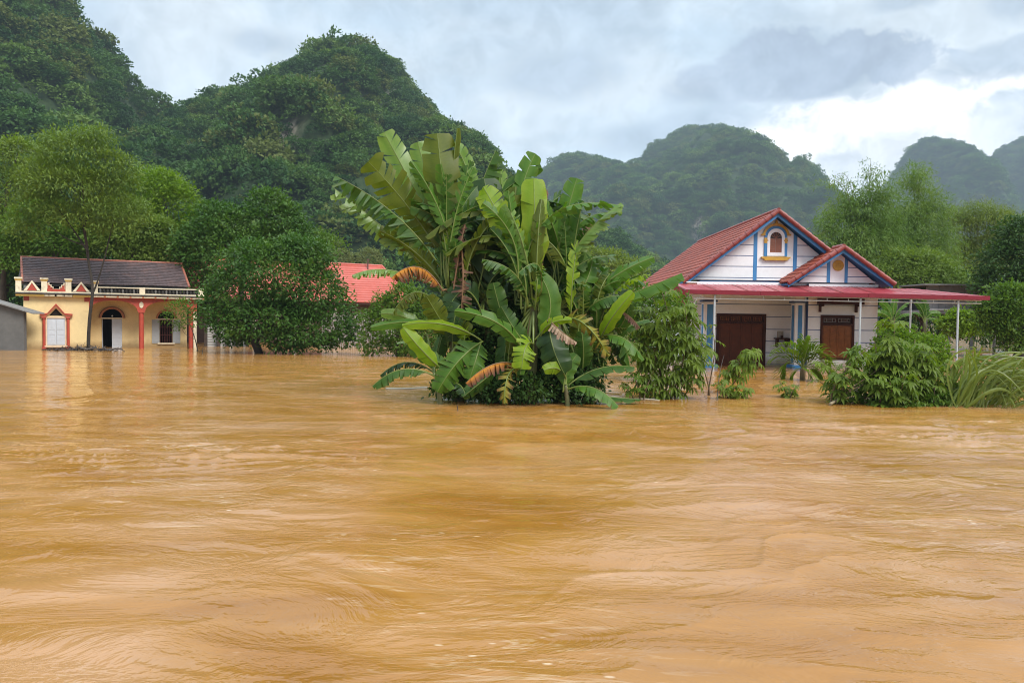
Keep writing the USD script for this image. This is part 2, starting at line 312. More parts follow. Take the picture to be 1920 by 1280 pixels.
FOREST = [leafmat(f'hill_foliage_{n}', lo, hi, trans=0.22, rough=0.65, scale=0.05, fine=0.3, spec=0.12) for n, lo, hi in (('dark', (0.022, 0.060, 0.017), (0.110, 0.170, 0.036)), ('mid', (0.045, 0.100, 0.024), (0.200, 0.270, 0.052)), ('light', (0.085, 0.145, 0.032), (0.290, 0.350, 0.075)), ('olive', (0.085, 0.110, 0.026), (0.265, 0.280, 0.070)))]
rock_mat = None
def hill_surface():
    N = {'g': ('geometry', {}), 'a': ('attribute', {'attribute': 'rock'}), 'n': ('noise_texture', {'scale': 0.55, 'detail': 8.0, 'roughness': 0.65}), 'mp': ('mapping', {'scale': (1.0, 1.0, 0.25)}),
         'r': ('rgb_ramp', {'ramp': [(0.36, (0.04, 0.04, 0.03)), (0.48, (0.24, 0.20, 0.17)), (0.62, (0.46, 0.40, 0.34))]}), 'e': ('rgb_ramp', {'ramp': [(0.3, (0.012, 0.026, 0.010)), (0.7, (0.035, 0.055, 0.018))]}), 'mx': ('mix_color', {}), 'p': ('principled_bsdf', {'roughness': 0.9, 'specular_ior_level': 0.2})}
    L = [('g.position', 'mp.vector'), ('mp.vector', 'n.vector'), ('n.fac', 'r.fac'), ('n.fac', 'e.fac'), ('a.fac', 'mx.fac'), ('e.color', 'mx.a'), ('r.color', 'mx.b'), ('mx.result', 'p.base_color')]
    return usdkit.material(stage, '/World/Looks/hill_surface', N, L, surface='p.BSDF')
hill_mat = hill_surface()
def forest_protos(root):
    out = []
    for k in range(7):
        rng = np.random.default_rng(100 + k)
        lobes = [((0, 0, 0.75), (0.8, 0.8, 0.6))] + [((*rng.uniform(-0.65, 0.65, 2), rng.uniform(0.4, 1.15)), tuple(rng.uniform(0.32, 0.55) * np.array([1, 1, 0.8]))) for _ in range(5)]
        m = clumps(rng, lobes, 190, 6, 0.15, 0.115, spread=0.085, up=0.8)
        p = f'{root}/crown_kind' + (f'_{k:03d}' if k else '')
        usdkit.mesh(stage, p, m, FOREST[(0, 1, 2, 1, 3, 0, 1)[k]]); out.append(p)
    return out
def hill(label, D, crest, front, back, bulge, size, step, seed, forest_label, rocks=(), gully=1.0):
    """a wooded karst hill: its crest runs through the given points of the skyline, at depth D"""
    rng = np.random.default_rng(seed)
    cx = np.array([at(px, py, D) for px, py in crest]); xs, zs = cx[:, 0], np.maximum(cx[:, 2] - size * 0.78, 0)       # the skyline is that of the tree tops
    gx = np.linspace(xs[0], xs[-1], int((xs[-1] - xs[0]) / (size * 0.45)) + 2)
    gy = np.linspace(D - front, D + back, int((front + back) / (size * 0.45)) + 2)
    X, Y = np.meshgrid(gx, gy, indexing='ij')
    crestz = np.interp(X, xs, zs)
    nz = lambda s, sd: meshkit.fbm(np.stack([X / s, Y / s, np.full_like(X, sd)], -1), 3, sd) - 0.5
    shift = bulge * (meshkit.fbm(np.stack([X / (front * 0.55), X * 0, X * 0 + seed], -1), 3, seed) - 0.5) * 1.3
    t = (Y - D - 0) / np.where(Y < D, front + shift, back)
    a = np.abs(t)
    g = np.where(a < 1, np.cos(np.clip(a, 0, 1) * PI / 2) ** 1.15, 0)
    g = 0.62 * g + 0.38 * np.clip(1 - a, 0, 1) ** 0.9
    H = crestz * g
    bell = np.clip(a * 5, 0, 1) * np.clip((1 - a) * 4, 0, 1)
    H = H + bell * gully * (0.24 * front * nz(front * 0.42, seed + 1) + 0.15 * front * nz(front * 0.14, seed + 2) + 0.05 * front * nz(front * 0.05, seed + 4))
    lim = 1.8 + (np.interp(X * D / Y, xs, zs) - 1.8) * Y / D                            # neither a spur nor the far side tops the crest
    H = np.minimum(H, np.maximum(lim, 0)) + size * 0.25 * nz(size * 1.4, seed + 3)
    H = np.where(a >= 0.98, -3.0, H)
    nx, ny = X.shape
    v = np.stack([X, Y, H], -1).reshape(-1, 3)
    i, j = np.meshgrid(np.arange(nx - 1), np.arange(ny - 1), indexing='ij')
    q = np.stack([i * ny + j, (i + 1) * ny + j, (i + 1) * ny + j + 1, i * ny + j + 1], -1).reshape(-1, 4)
    f = np.vstack([q[:, [0, 1, 2]], q[:, [0, 2, 3]]])
    # where bare limestone shows
    rel = v - EYE; w = rel @ FWD
    pu, pv = 960 + F * (rel @ CRT) / w, 640 - F * (rel @ CUP) / w
    rock = np.zeros(len(v))
    for (rx, ry, sx, sy) in rocks:
        wob = 0.7 * (meshkit.fbm(v / (size * 1.3), 3, 77) - 0.5)
        rock = np.maximum(rock, np.clip(1.35 - np.hypot((pu - rx) / (sx * 1.45), (pv - ry) / (sy * 1.35)) + wob, 0, 1))
    p = obj('hill', (v, f), hill_mat, smooth=True)
    pv_ = UsdGeom.PrimvarsAPI(stage.GetPrimAtPath(p)).CreatePrimvar('rock', Sdf.ValueTypeNames.FloatArray, 'vertex')
    pv_.Set(Vt.FloatArray.FromNumpy(rock.astype(np.float32)))
    tag(p, label, 'hill', kind='structure')
    # the trees
    nrm = trimesh.Trimesh(v, f, process=False).vertex_normals
    tri = v[f]; area = np.linalg.norm(np.cross(tri[:, 1] - tri[:, 0], tri[:, 2] - tri[:, 0]), axis=1) / 2
    cen = tri.mean(1); ok = (cen[:, 2] > 0.5) & (cen[:, 1] < D + back * 0.25)
    nn = np.cross(tri[:, 1] - tri[:, 0], tri[:, 2] - tri[:, 0]); facing = (nn * (EYE - cen)).sum(1) > -0.25 * np.linalg.norm(nn, axis=1) * np.linalg.norm(EYE - cen, axis=1)
    rc = rock[f].mean(1); area = np.where(ok & facing, area, 0) * (rc < 0.45)
    rel = cen - EYE; w = rel @ FWD; pu, pv = 960 + F * (rel @ CRT) / w, 640 - F * (rel @ CUP) / w
    area = np.where((pu > -260) & (pu < 2180) & (pv > -260), area, 0)
    n = int(area.sum() / step ** 2)
    k = rng.choice(len(f), n, p=area / area.sum()); bc = rng.dirichlet([1, 1, 1], n)
    pos = (tri[k] * bc[:, :, None]).sum(1)
    big = meshkit.fbm(pos / (size * 4.5), 2, seed + 9)
    sc = size * 0.62 * np.clip(rng.lognormal(-0.05, 0.36, n), 0.45, 1.5) * (0.6 + 0.8 * big)
    path = numbered('/World', 'hill_forest')
    pi = UsdGeom.PointInstancer.Define(stage, path)
    pi.CreatePrototypesRel().SetTargets([Sdf.Path(s) for s in forest_protos(path)])
    pi.CreateProtoIndicesAttr(Vt.IntArray.FromNumpy(rng.integers(0, 7, n).astype(np.int32)))
    pos[:, 2] -= sc * 0.45
    pi.CreatePositionsAttr(Vt.Vec3fArray.FromNumpy(pos.astype(np.float32)))
    ang = rng.uniform(0, 2 * PI, n)
    pi.CreateOrientationsAttr(Vt.QuathArray([Gf.Quath(math.cos(x / 2), 0, 0, math.sin(x / 2)) for x in ang]))
    pi.CreateScalesAttr(Vt.Vec3fArray.FromNumpy(np.stack([sc, sc, sc * rng.uniform(0.7, 1.1, n)], 1).astype(np.float32)))
    tag(path, forest_label, 'forest', kind='stuff')
    return n
NH = []
NH.append(hill('steep dark wooded hill filling the upper left corner', 300, [(-420, -260), (-200, -230), (0, -150), (100, -45), (140, 0), (185, 70), (230, 110), (270, 150), (300, 172), (322, 200), (345, 260), (420, 330), (520, 420), (600, 560), (650, 640)], 190, 120, 60, 8.0, 5.2, 11, 'thick forest on the steep hill in the upper left corner', rocks=()))
NH.append(hill('wooded karst hill with a blunt peak behind the red roofed house', 390, [(-100, 420), (150, 330), (300, 225), (345, 200), (380, 190), (420, 178), (450, 175), (500, 150), (530, 128), (570, 108), (610, 95), (640, 86), (680, 84), (705, 92), (730, 105), (752, 130), (765, 160), (790, 190), (810, 215), (850, 232), (880, 252), (905, 275), (930, 318), (960, 380), (1010, 470), (1080, 560), (1120, 640)], 230, 140, 60, 8.0, 5.2, 23, 'thick forest on the hill with the blunt peak', rocks=[(540, 258, 12, 22), (557, 190, 5, 12), (738, 180, 7, 14), (655, 200, 6, 10)]))
NH.append(hill('low wooded spur running down behind the banana clump to the tiled house', 430, [(820, 520), (900, 440), (960, 400), (1010, 385), (1060, 390), (1110, 420), (1160, 445), (1200, 470), (1260, 505), (1340, 560), (1400, 640)], 130, 90, 30, 8.0, 5.2, 41, 'forest on the low spur behind the banana clump', gully=0.8))
NH.append(hill('broad domed hill fading blue grey behind the tiled house', 1250, [(820, 560), (880, 400), (950, 345), (1000, 335), (1030, 308), (1055, 290), (1080, 285), (1110, 289), (1135, 296), (1165, 310), (1190, 300), (1220, 270), (1250, 248), (1285, 238), (1320, 235), (1360, 238), (1400, 248), (1430, 265), (1455, 288), (1478, 314), (1490, 306), (1503, 293), (1516, 302), (1540, 345), (1560, 360), (1600, 400), (1680, 480), (1760, 600)], 560, 380, 150, 13.0, 9.0, 31, 'hazy forest on the broad domed hill', rocks=[(1312, 428, 10, 24), (1160, 345, 0.1, 0.1)]))
NH.append(hill('hazy rounded hill behind the bamboo with a notch at its right', 1400, [(1560, 480), (1620, 400), (1665, 350), (1690, 310), (1705, 275), (1725, 260), (1745, 256), (1775, 262), (1805, 268), (1830, 285), (1845, 300), (1862, 308), (1900, 380), (1960, 470), (2060, 600)], 500, 380, 120, 13.0, 9.0, 37, 'hazy forest on the rounded hill behind the bamboo', rocks=[(1770, 392, 9, 4), (1785, 393, 6, 4)]))
NH.append(hill('hazy hill cut off by the right edge of the picture', 1480, [(1760, 520), (1820, 400), (1850, 320), (1862, 300), (1875, 270), (1900, 254), (1920, 249), (1960, 240), (2050, 250), (2150, 300), (2260, 420)], 500, 380, 120, 13.0, 9.0, 43, 'hazy forest on the hill at the right edge of the picture'))
NH.append(hill('small far hills showing in the gap beside the banana leaves', 1950, [(840, 480), (900, 340), (935, 322), (955, 318), (975, 330), (1000, 335), (1015, 328), (1040, 350), (1100, 420), (1180, 520)], 450, 300, 80, 17.0, 13.0, 47, 'far forest on the small hills in the gap'))
print('forest trees', NH)

# ------------------------------------------------------------------ tiled white house on the right
white = mat('white_paint', (0.80, 0.80, 0.82), rough=0.55, var=0.06, scale=1.2, bump=0.06, bscale=60, dirt=(0.50, 0.47, 0.42), dirt_scale=1.1, dirt_amt=0.22, tide=(0.36, 0.22, 0.09))
blue = mat('blue_paint', (0.050, 0.215, 0.47), rough=0.45, var=0.12, scale=2.0, dirt=(0.10, 0.20, 0.33), dirt_amt=0.3)
navy = mat('groove_blue', (0.07, 0.12, 0.27), rough=0.6, var=0.15)
gold = mat('gold_paint', (0.52, 0.29, 0.035), rough=0.4, var=0.2, scale=9)
redtile = mat('red_glazed_tile', (0.31, 0.066, 0.036), rough=0.55, var=0.30, scale=3.0, spec=0.3, dirt=(0.10, 0.040, 0.032), dirt_scale=1.0, dirt_amt=0.7)
redcap = mat('red_ridge_tile', (0.20, 0.034, 0.026), rough=0.35, var=0.25, scale=5.0, dirt=(0.40, 0.14, 0.08), dirt_scale=3, dirt_amt=0.4)
wood = mat('dark_door_wood', (0.125, 0.032, 0.010), rough=0.45, var=0.3, scale=4.0, spec=0.2)
wood2 = mat('brown_shutter_wood', (0.24, 0.080, 0.022), rough=0.45, var=0.3, scale=6.0, spec=0.25)
frame_wood = mat('door_frame_wood', (0.06, 0.016, 0.008), rough=0.5, var=0.25, spec=0.2)
fascia_red = mat('dark_red_fascia', (0.185, 0.016, 0.026), rough=0.4, var=0.15, spec=0.3)
terracotta = mat('shutter_terracotta', (0.27, 0.105, 0.065), rough=0.55, var=0.15)
awning_red = mat('red_sheet_metal', (0.33, 0.046, 0.054), rough=0.26, var=0.14, scale=1.5, dirt=(0.34, 0.10, 0.11), dirt_scale=0.8, dirt_amt=0.5)
steel = mat('galvanised_steel', (0.50, 0.51, 0.52), rough=0.4, var=0.12, scale=8, metal=0.35)
rail_white = mat('white_rail_paint', (0.68, 0.68, 0.66), rough=0.45, var=0.1)

def polybox(x0, x1, z0, z1):
    return sg.box(x0, z0, x1, z1)
def panels(parent, poly, zs, Y, gap=0.030, thick=0.014, wallmat=None):
    """a wall scored by level grooves: every course is a panel proud of the groove"""
    z0, z1 = poly.bounds[1], poly.bounds[3]; x0, x1 = poly.bounds[0], poly.bounds[2]
    edges = [z0 - 1] + list(zs) + [z1 + 1]
    for a, b in zip(edges[:-1], edges[1:]):
        cut = poly.intersection(polybox(x0 - 1, x1 + 1, a + gap / 2, b - gap / 2))
        for g in getattr(cut, 'geoms', [cut]):
            if g.is_empty or g.geom_type != 'Polygon' or g.area < 0.01:
                continue
            obj('wall_panel', prism(g, Y - thick, Y + 0.002), wallmat or white, parent)
def slope_courses(parent, A, B, y0, y1, n, m, wave=0.30, lift=0.035, seg=0.05, name='tile_course', amp=0.016):
    """overlapping tile courses on a slope from the ridge point A = (x, z) down to the eave point B, running along y"""
    A, B = np.array(A, float), np.array(B, float)
    L = np.linalg.norm(B - A); d = (B - A) / L; nrm = np.array([-d[1], d[0]]); nrm = nrm * np.sign(nrm[1])
    ys = np.arange(y0, y1 + 1e-6, seg); wv = amp * np.abs(np.sin(ys / wave * PI)) ** 0.7
    for k in range(n):
        s0, s1 = L * k / n - 0.02, L * (k + 1) / n + 0.03
        rows = []
        for s, h in ((s0, 0.006), (s1, lift), (s1, 0.0)):
            c = A + d * s
            hh = h + wv * (1 if h > 0 else 0)
            rows.append(np.stack([c[0] + nrm[0] * hh, ys, c[1] + nrm[1] * hh], 1))
        v = np.vstack(rows); q = len(ys); i = np.arange(q - 1)
        f = np.vstack([np.stack([r * q + i, r * q + i + 1, (r + 1) * q + i + 1, (r + 1) * q + i], 1) for r in (0, 1)])
        obj(name, (v, f), m, parent)
def caps(parent, P, Q, n, r, m, name='ridge_tile', lap=0.12, up=(0, 0, 1)):
    """half-round cap tiles in a row from P to Q, each one lapping over the next"""
    P, Q = np.array(P, float), np.array(Q, float)
    for k in range(n):
        a, b = P + (Q - P) * (k / n), P + (Q - P) * ((k + 1 + lap) / n)
        obj(name, tube([a, (a + b) / 2, b], [r * 0.86, r * 0.95, r * 1.1], 10), m, parent)

def white_house():
    H = thing('tiled_house', 'white single storey house with blue bands, red tiled gables and brown doors', 'house', (9.9, 28.6, 0))
    rx, rz, lx, lz, ex = 9.9, 5.90, 6.42, 3.26, 13.40
    YG, YW, YR, YP = 28.6, 27.8, 29.4, 27.9
    sl = (rz - lz) / (rx - lx)
    # main gable wall
    tri = sg.Polygon([(lx + 0.42, 3.27), (rx, rz - 0.16), (ex - 0.42, 3.27), ])
    obj('wall', prism(tri, YG, YG + 0.2), navy, H)
    bands = [polybox(9.17, 9.31, 3, 6), polybox(10.69, 10.83, 3, 6)]
    opening = polybox(9.44, 10.57, 4.03, 5.46)
    for b in bands:
        obj('blue_band', prism(b.intersection(tri), YG - 0.020, YG + 0.002), blue, H)
    for part, zs in ((tri.intersection(polybox(0, 9.165, 0, 9)), (3.40, 3.83, 4.24, 4.66, 5.08)), (tri.intersection(polybox(9.315, 10.685, 0, 9)), (3.40, 3.83)), (tri.intersection(polybox(10.835, 20, 0, 9)), (3.40, 3.83, 4.24, 4.66, 5.08))):
        panels(H, part, zs, YG)
    # arched attic window
    cx = 10.005
    def arch(w, z0, zs, grow=0):
        """round-headed outline"""
        t = np.linspace(0, PI, 17); r = w / 2
        return sg.Polygon([(cx - r, z0)] + [(cx + r * math.cos(PI - a), zs + r * math.sin(PI - a)) for a in t] + [(cx + r, z0)])
    win = obj('attic_window', prism(arch(0.66, 4.24, 4.95).difference(arch(0.45, 4.37, 4.92)), YG - 0.07, YG + 0.01), white, H)
    for s in (-1, 1):
        half = arch(0.45, 4.37, 4.92).intersection(polybox(cx + 0.008, cx + 1, 0, 9) if s > 0 else polybox(cx - 1, cx - 0.008, 0, 9)).intersection(polybox(0, 20, 0, 4.90))
        obj('shutter', prism(half, YG - 0.045, YG), terracotta, win)
        for k in range(7):
            x0 = cx + s * 0.115
            obj('louvre_slat', bx(x0 - 0.075, x0 + 0.075, YG - 0.062, YG - 0.044, 4.43 + k * 0.062, 4.46 + k * 0.062), terracotta, win)
    fan = arch(0.45, 4.37, 4.92).intersection(polybox(0, 20, 4.905, 9))
    obj('fanlight', prism(fan, YG - 0.04, YG), mat('dark_gap', (0.03, 0.02, 0.018), var=0.1), win)
    for k in range(5):
        a = PI * (k + 1) / 6
        obj('fan_bar', tube([(cx, YG - 0.048, 4.91), (cx + 0.215 * math.cos(a), YG - 0.048, 4.92 + 0.215 * math.sin(a))], 0.010, 5), terracotta, win)
    obj('arch_moulding', prism(arch(0.86, 4.72, 4.95).difference(arch(0.665, 4.2, 4.95)).intersection(polybox(0, 20, 4.83, 9)), YG - 0.05, YG + 0.01), blue, H, label='blue arch over the attic window')
    ga = arch(1.02, 4.9, 4.97).difference(arch(0.865, 4.2, 4.955)).intersection(polybox(0, 20, 5.02, 9))
    obj('arch_moulding', prism(ga, YG - 0.075, YG + 0.01), gold, H, label='gold arch over the attic window')
    for s in (-1, 1):
        obj('arch_wing', prism(sg.Polygon([(cx + s * 0.40, 5.02), (cx + s * 0.57, 5.02), (cx + s * 0.56, 5.07), (cx + s * 0.50, 5.09), (cx + s * 0.47, 5.16)]), YG - 0.08, YG + 0.01), gold, H)
    obj('keystone', prism(sg.Polygon([(cx - 0.13, 5.44), (cx - 0.05, 5.47), (cx - 0.03, 5.56), (cx, 5.59), (cx + 0.03, 5.56), (cx + 0.05, 5.47), (cx + 0.13, 5.44), (cx + 0.06, 5.40), (cx - 0.06, 5.40)]), YG - 0.10, YG + 0.01), gold, H)
    for s in (-1, 1):
        x0 = cx + s * 0.375
        obj('pilaster', bx(x0 - 0.062, x0 + 0.062, YG - 0.055, YG, 4.23, 4.72), blue, H)
        obj('pilaster_cap', bx(x0 - 0.062, x0 + 0.062, YG - 0.062, YG, 4.724, 4.93), gold, H)
        obj('pilaster_cap', bx(x0 - 0.075, x0 + 0.075, YG - 0.072, YG, 4.80, 4.85), gold, H)
    obj('window_sill', prism(sg.Polygon([(cx - 0.56, 4.205), (cx + 0.56, 4.205), (cx + 0.54, 4.15), (cx + 0.46, 4.13), (cx + 0.43, 4.07), (cx - 0.43, 4.07), (cx - 0.46, 4.13), (cx - 0.54, 4.15)]), YG - 0.12, YG), gold, H)
    # main roof: tiles, verge and ridge caps, soffit
    roof = obj('roof', join(prism(sg.Polygon([(lx - 0.05, lz - 0.06), (rx, rz - 0.03), (ex + 0.05, lz - 0.06), (ex + 0.05, lz - 0.13), (rx, rz - 0.13), (lx - 0.05, lz - 0.13)]), 28.05, 40.0)), mat('roof_underside', (0.035, 0.14, 0.31), var=0.2), H)
    slope_courses(roof, (rx, rz), (lx - 0.03, lz - 0.02), 28.06, 40.0, 15, redtile)
    slope_courses(roof, (rx, rz), (ex + 0.03, lz - 0.02), 28.06, 40.0, 15, redtile, seg=0.1)
    caps(roof, (rx, 28.0, rz + 0.02), (rx, 40.0, rz + 0.02), 34, 0.085, redcap)
    caps(roof, (rx, 28.03, rz - 0.01), (lx - 0.02, 28.03, lz - 0.04), 15, 0.085, redcap, 'verge_tile')
    caps(roof, (rx, 28.03, rz - 0.01), (ex + 0.02, 28.03, lz - 0.04), 15, 0.085, redcap, 'verge_tile')
    caps(roof, (rx, 39.97, rz - 0.01), (lx - 0.02, 39.97, lz - 0.04), 12, 0.085, redcap, 'verge_tile')
    for s, e in ((-1, lx), (1, ex)):
        obj('barge_board', prism(sg.Polygon([(rx, rz - 0.10), (e, lz - 0.10), (e, lz - 0.22), (rx, rz - 0.24)]), 28.10, 28.14), blue, H)
    # small gable in front
    gx, gz, g0, g1, ge = 12.02, 4.50, 10.05, 13.86, 3.20
    tri2 = sg.Polygon([(10.62, 3.22), (gx, gz - 0.14), (13.47, 3.22)])
    obj('wall', prism(tri2, YW, YW + 0.75), navy, H)
    for b in (polybox(11.655, 11.775, 3, 5), polybox(12.315, 12.43, 3, 5)):
        obj('blue_band', prism(b.intersection(tri2), YW - 0.020, YW + 0.002), blue, H)
    panels(H, tri2.intersection(polybox(0, 11.65, 0, 9)), (3.44, 3.78), YW)
    panels(H, tri2.intersection(polybox(11.78, 12.31, 0, 9)), (), YW)
    panels(H, tri2.intersection(polybox(12.435, 20, 0, 9)), (3.44, 3.78), YW)
    roof2 = obj('small_roof', prism(sg.Polygon([(g0, ge - 0.05), (gx, gz - 0.03), (g1, ge - 0.05), (g1, ge - 0.12), (gx, gz - 0.13), (g0, ge - 0.12)]), 27.22, 28.64), mat('roof_underside', (0, 0, 0)), H)
    slope_courses(roof2, (gx, gz), (g0 - 0.02, ge), 27.22, 28.62, 8, redtile)
    slope_courses(roof2, (gx, gz), (g1 + 0.02, ge), 27.22, 28.62, 8, redtile)
    caps(roof2, (gx, 27.2, gz + 0.02), (gx, 28.05, gz + 0.02), 3, 0.085, redcap)
    caps(roof2, (gx, 27.2, gz - 0.01), (g0 - 0.01, 27.2, ge - 0.02), 8, 0.085, redcap, 'verge_tile')
    caps(roof2, (gx, 27.2, gz - 0.01), (g1 + 0.01, 27.2, ge - 0.02), 8, 0.085, redcap, 'verge_tile')
    for e in (g0, g1):
        obj('barge_board', prism(sg.Polygon([(gx, gz - 0.10), (e, ge - 0.09), (e, ge - 0.19), (gx, gz - 0.23)]), 27.28, 27.32), blue, H)
    # round gold emblem
    ring = sg.Point(12.06, 3.85).buffer(0.205).difference(sg.Point(12.06, 3.85).buffer(0.16))
    em = obj('emblem', prism(sg.Point(12.06, 3.85).buffer(0.162), YW - 0.035, YW), mat('emblem_yellow', (0.62, 0.36, 0.04), var=0.1), H)
    obj('emblem_ring', prism(ring, YW - 0.055, YW), gold, em)
    strokes = [bx(11.94, 12.18, YW - 0.05, YW - 0.034, z, z + 0.018) for z in (3.74, 3.785, 3.885, 3.93)] + [bx(12.05, 12.07, YW - 0.05, YW - 0.034, 3.71, 3.985)] + [bx(11.915, 12.205, YW - 0.05, YW - 0.034, 3.833, 3.853)] + [bx(x, x + 0.016, YW - 0.05, YW - 0.034, 3.785, 3.903) for x in (11.975, 12.13)]
    obj('emblem_character', join(*strokes), gold, em)
    # ledge under the main gable
    obj('eaves_ledge', bx(7.03, 11.48, 28.1, 28.585, 3.17, 3.262), blue, H)
    obj('ledge_sheet', prism(sg.Polygon([(6.9, 3.266), (11.5, 3.266), (11.5, 3.285), (6.9, 3.285)]), 28.02, 28.58), mat('dark_sheet', (0.09, 0.06, 0.06), var=0.2), H)
    # ground floor: recessed porch wall, front bay, side walls
    tops = 3.16
    back = polybox(6.86, 10.98, -0.8, tops)
    door_o = polybox(8.04, 9.98, -1, 2.03)
    obj('wall', prism(back.difference(door_o), YR, YR + 0.2), navy, H)
    panels(H, back.difference(door_o.buffer(0.01, join_style=2)), (0.06, 0.52, 0.97, 1.44, 1.93, 2.41, 2.86), YR)
    front = polybox(11.0, 13.58, -0.8, tops); win_o = polybox(11.47, 12.72, 0.36, 2.01)
    obj('wall', prism(front.difference(win_o), YW, YW + 0.2), navy, H)
    panels(H, front.difference(win_o.buffer(0.01, join_style=2)).intersection(polybox(0, 20, 0.14, 9)), (0.56, 1.0, 1.46, 1.93, 2.38, 2.82), YW)
    obj('plinth', bx(10.98, 13.62, YW - 0.05, YW + 0.02, -0.8, 0.13), white, H)
    obj('side_wall', bx(13.43, 13.575, YW + 0.2, 39.4, -0.8, 3.3), white, H)
    obj('side_wall', bx(11.0, 11.15, YW + 0.2, YR, -0.8, tops), white, H)
    obj('side_wall', bx(6.86, 7.01, YR + 0.2, 39.4, -0.8, 3.3), white, H)
    obj('back_wall', bx(7.01, 13.43, 39.2, 39.4, -0.8, 3.3), white, H)
    obj('porch_ceiling', bx(6.5, 13.6, 28.0, 39.2, tops + 0.004, tops + 0.05), white, H)
    obj('porch_floor', bx(6.9, 11.0, 28.2, YR, -0.8, -0.05), mat('wet_concrete', (0.16, 0.14, 0.12), rough=0.3), H)
    obj('porch_beam', bx(6.9, 11.0, 28.0, 28.2, 2.75, tops), white, H)
    for x0, x1 in ((7.10, 7.65), (10.50, 10.97)):
        col = obj('porch_column', bx(x0 + 0.06, x1 - 0.06, YP, YP + 0.42, -0.8, 2.75), white, H)
        obj('column_inlay', bx(x0 + 0.17, x1 - 0.15, YP - 0.012, YP + 0.002, 0.22, 2.36), blue, col)
        obj('column_side_inlay', bx(x0 + 0.048, x0 + 0.062, YP + 0.10, YP + 0.32, 0.22, 2.36), blue, col)
        obj('column_cap', bx(x0, x1, YP - 0.06, YP + 0.48, 2.45, 2.53), navy, col)
        obj('column_base', bx(x0 - 0.03, x1 + 0.03, YP - 0.09, YP + 0.51, -0.8, 0.13), blue, col)
    # main door of four leaves
    D = obj('door_frame', join(bx(8.04, 8.14, YR - 0.04, YR + 0.12, -0.8, 2.03), bx(9.88, 9.98, YR - 0.04, YR + 0.12, -0.8, 2.03), bx(8.14, 9.88, YR - 0.04, YR + 0.12, 1.95, 2.03), bx(8.14, 9.88, YR - 0.04, YR + 0.12, 1.66, 1.72)), frame_wood, H)
    obj('transom_board', bx(8.14, 9.88, YR + 0.06, YR + 0.10, 1.72, 1.95), frame_wood, D)
    for k in range(4):
        x0 = 8.16 + k * 0.43
        obj('transom_lattice', join(*[bx(x0 + 0.04, x0 + 0.38, YR + 0.035, YR + 0.062, z, z + 0.018) for z in (1.755, 1.82, 1.90)], *[bx(x, x + 0.016, YR + 0.03, YR + 0.064, 1.755, 1.918) for x in (x0 + 0.04, x0 + 0.13, x0 + 0.27, x0 + 0.364)]), wood2, D)
    for k in range(4):
        x0 = 8.145 + k * 0.434
        lf = obj('door_leaf', bx(x0, x0 + 0.425, YR + 0.03, YR + 0.07, -0.7, 1.655), wood, H)
        for z0, z1 in ((-0.5, 0.25), (0.35, 0.85), (0.95, 1.55)):
            obj('door_panel', bx(x0 + 0.08, x0 + 0.345, YR + 0.016, YR + 0.032, z0, z1), wood, lf)
    # shuttered window with carved head
    Wd = obj('window_frame', join(bx(11.47, 11.54, YW - 0.05, YW + 0.12, 0.36, 2.01), bx(12.65, 12.72, YW - 0.05, YW + 0.12, 0.36, 2.01), bx(11.54, 12.65, YW - 0.05, YW + 0.12, 1.94, 2.01), bx(11.54, 12.65, YW - 0.05, YW + 0.12, 0.36, 0.42), bx(11.54, 12.65, YW - 0.05, YW + 0.12, 1.63, 1.69)), frame_wood, H)
    obj('transom_board', bx(11.54, 12.65, YW + 0.04, YW + 0.10, 1.69, 1.94), frame_wood, Wd)
    for x0 in (11.60, 12.14):
        obj('transom_lattice', join(bx(x0, x0 + 0.44, YW + 0.02, YW + 0.042, 1.745, 1.765), bx(x0, x0 + 0.44, YW + 0.02, YW + 0.042, 1.875, 1.895), bx(x0 + 0.10, x0 + 0.34, YW + 0.02, YW + 0.042, 1.81, 1.826), *[bx(x, x + 0.02, YW + 0.018, YW + 0.043, 1.745, 1.895) for x in (x0, x0 + 0.10, x0 + 0.32, x0 + 0.42)]), mat('lattice_grey', (0.20, 0.17, 0.15)), Wd)
    for k in range(2):
        x0 = 11.545 + k * 0.555
        lf = obj('shutter', bx(x0, x0 + 0.545, YW + 0.005, YW + 0.05, 0.425, 1.625), wood2, H)
        for i in range(2):
            for z0, z1 in ((0.48, 0.80), (0.86, 1.18), (1.24, 1.56)):
                obj('shutter_panel', bx(x0 + 0.05 + i * 0.24, x0 + 0.25 + i * 0.24, YW - 0.008, YW + 0.007, z0, z1), wood2, lf)
    # little canopy over the window
    obj('window_canopy', prism(sg.Polygon([(11.32, 2.41), (12.86, 2.41), (12.86, 2.62), (11.32, 2.62)]), 27.30, YW - 0.016), frame_wood, H)
    for x0 in (11.38, 12.72):
        obj('canopy_bracket', join(bx(x0, x0 + 0.07, 27.45, YW - 0.016, 2.33, 2.408), bx(x0, x0 + 0.07, YW - 0.12, YW - 0.016, 2.12, 2.33)), frame_wood, H)
    return H
white_house()

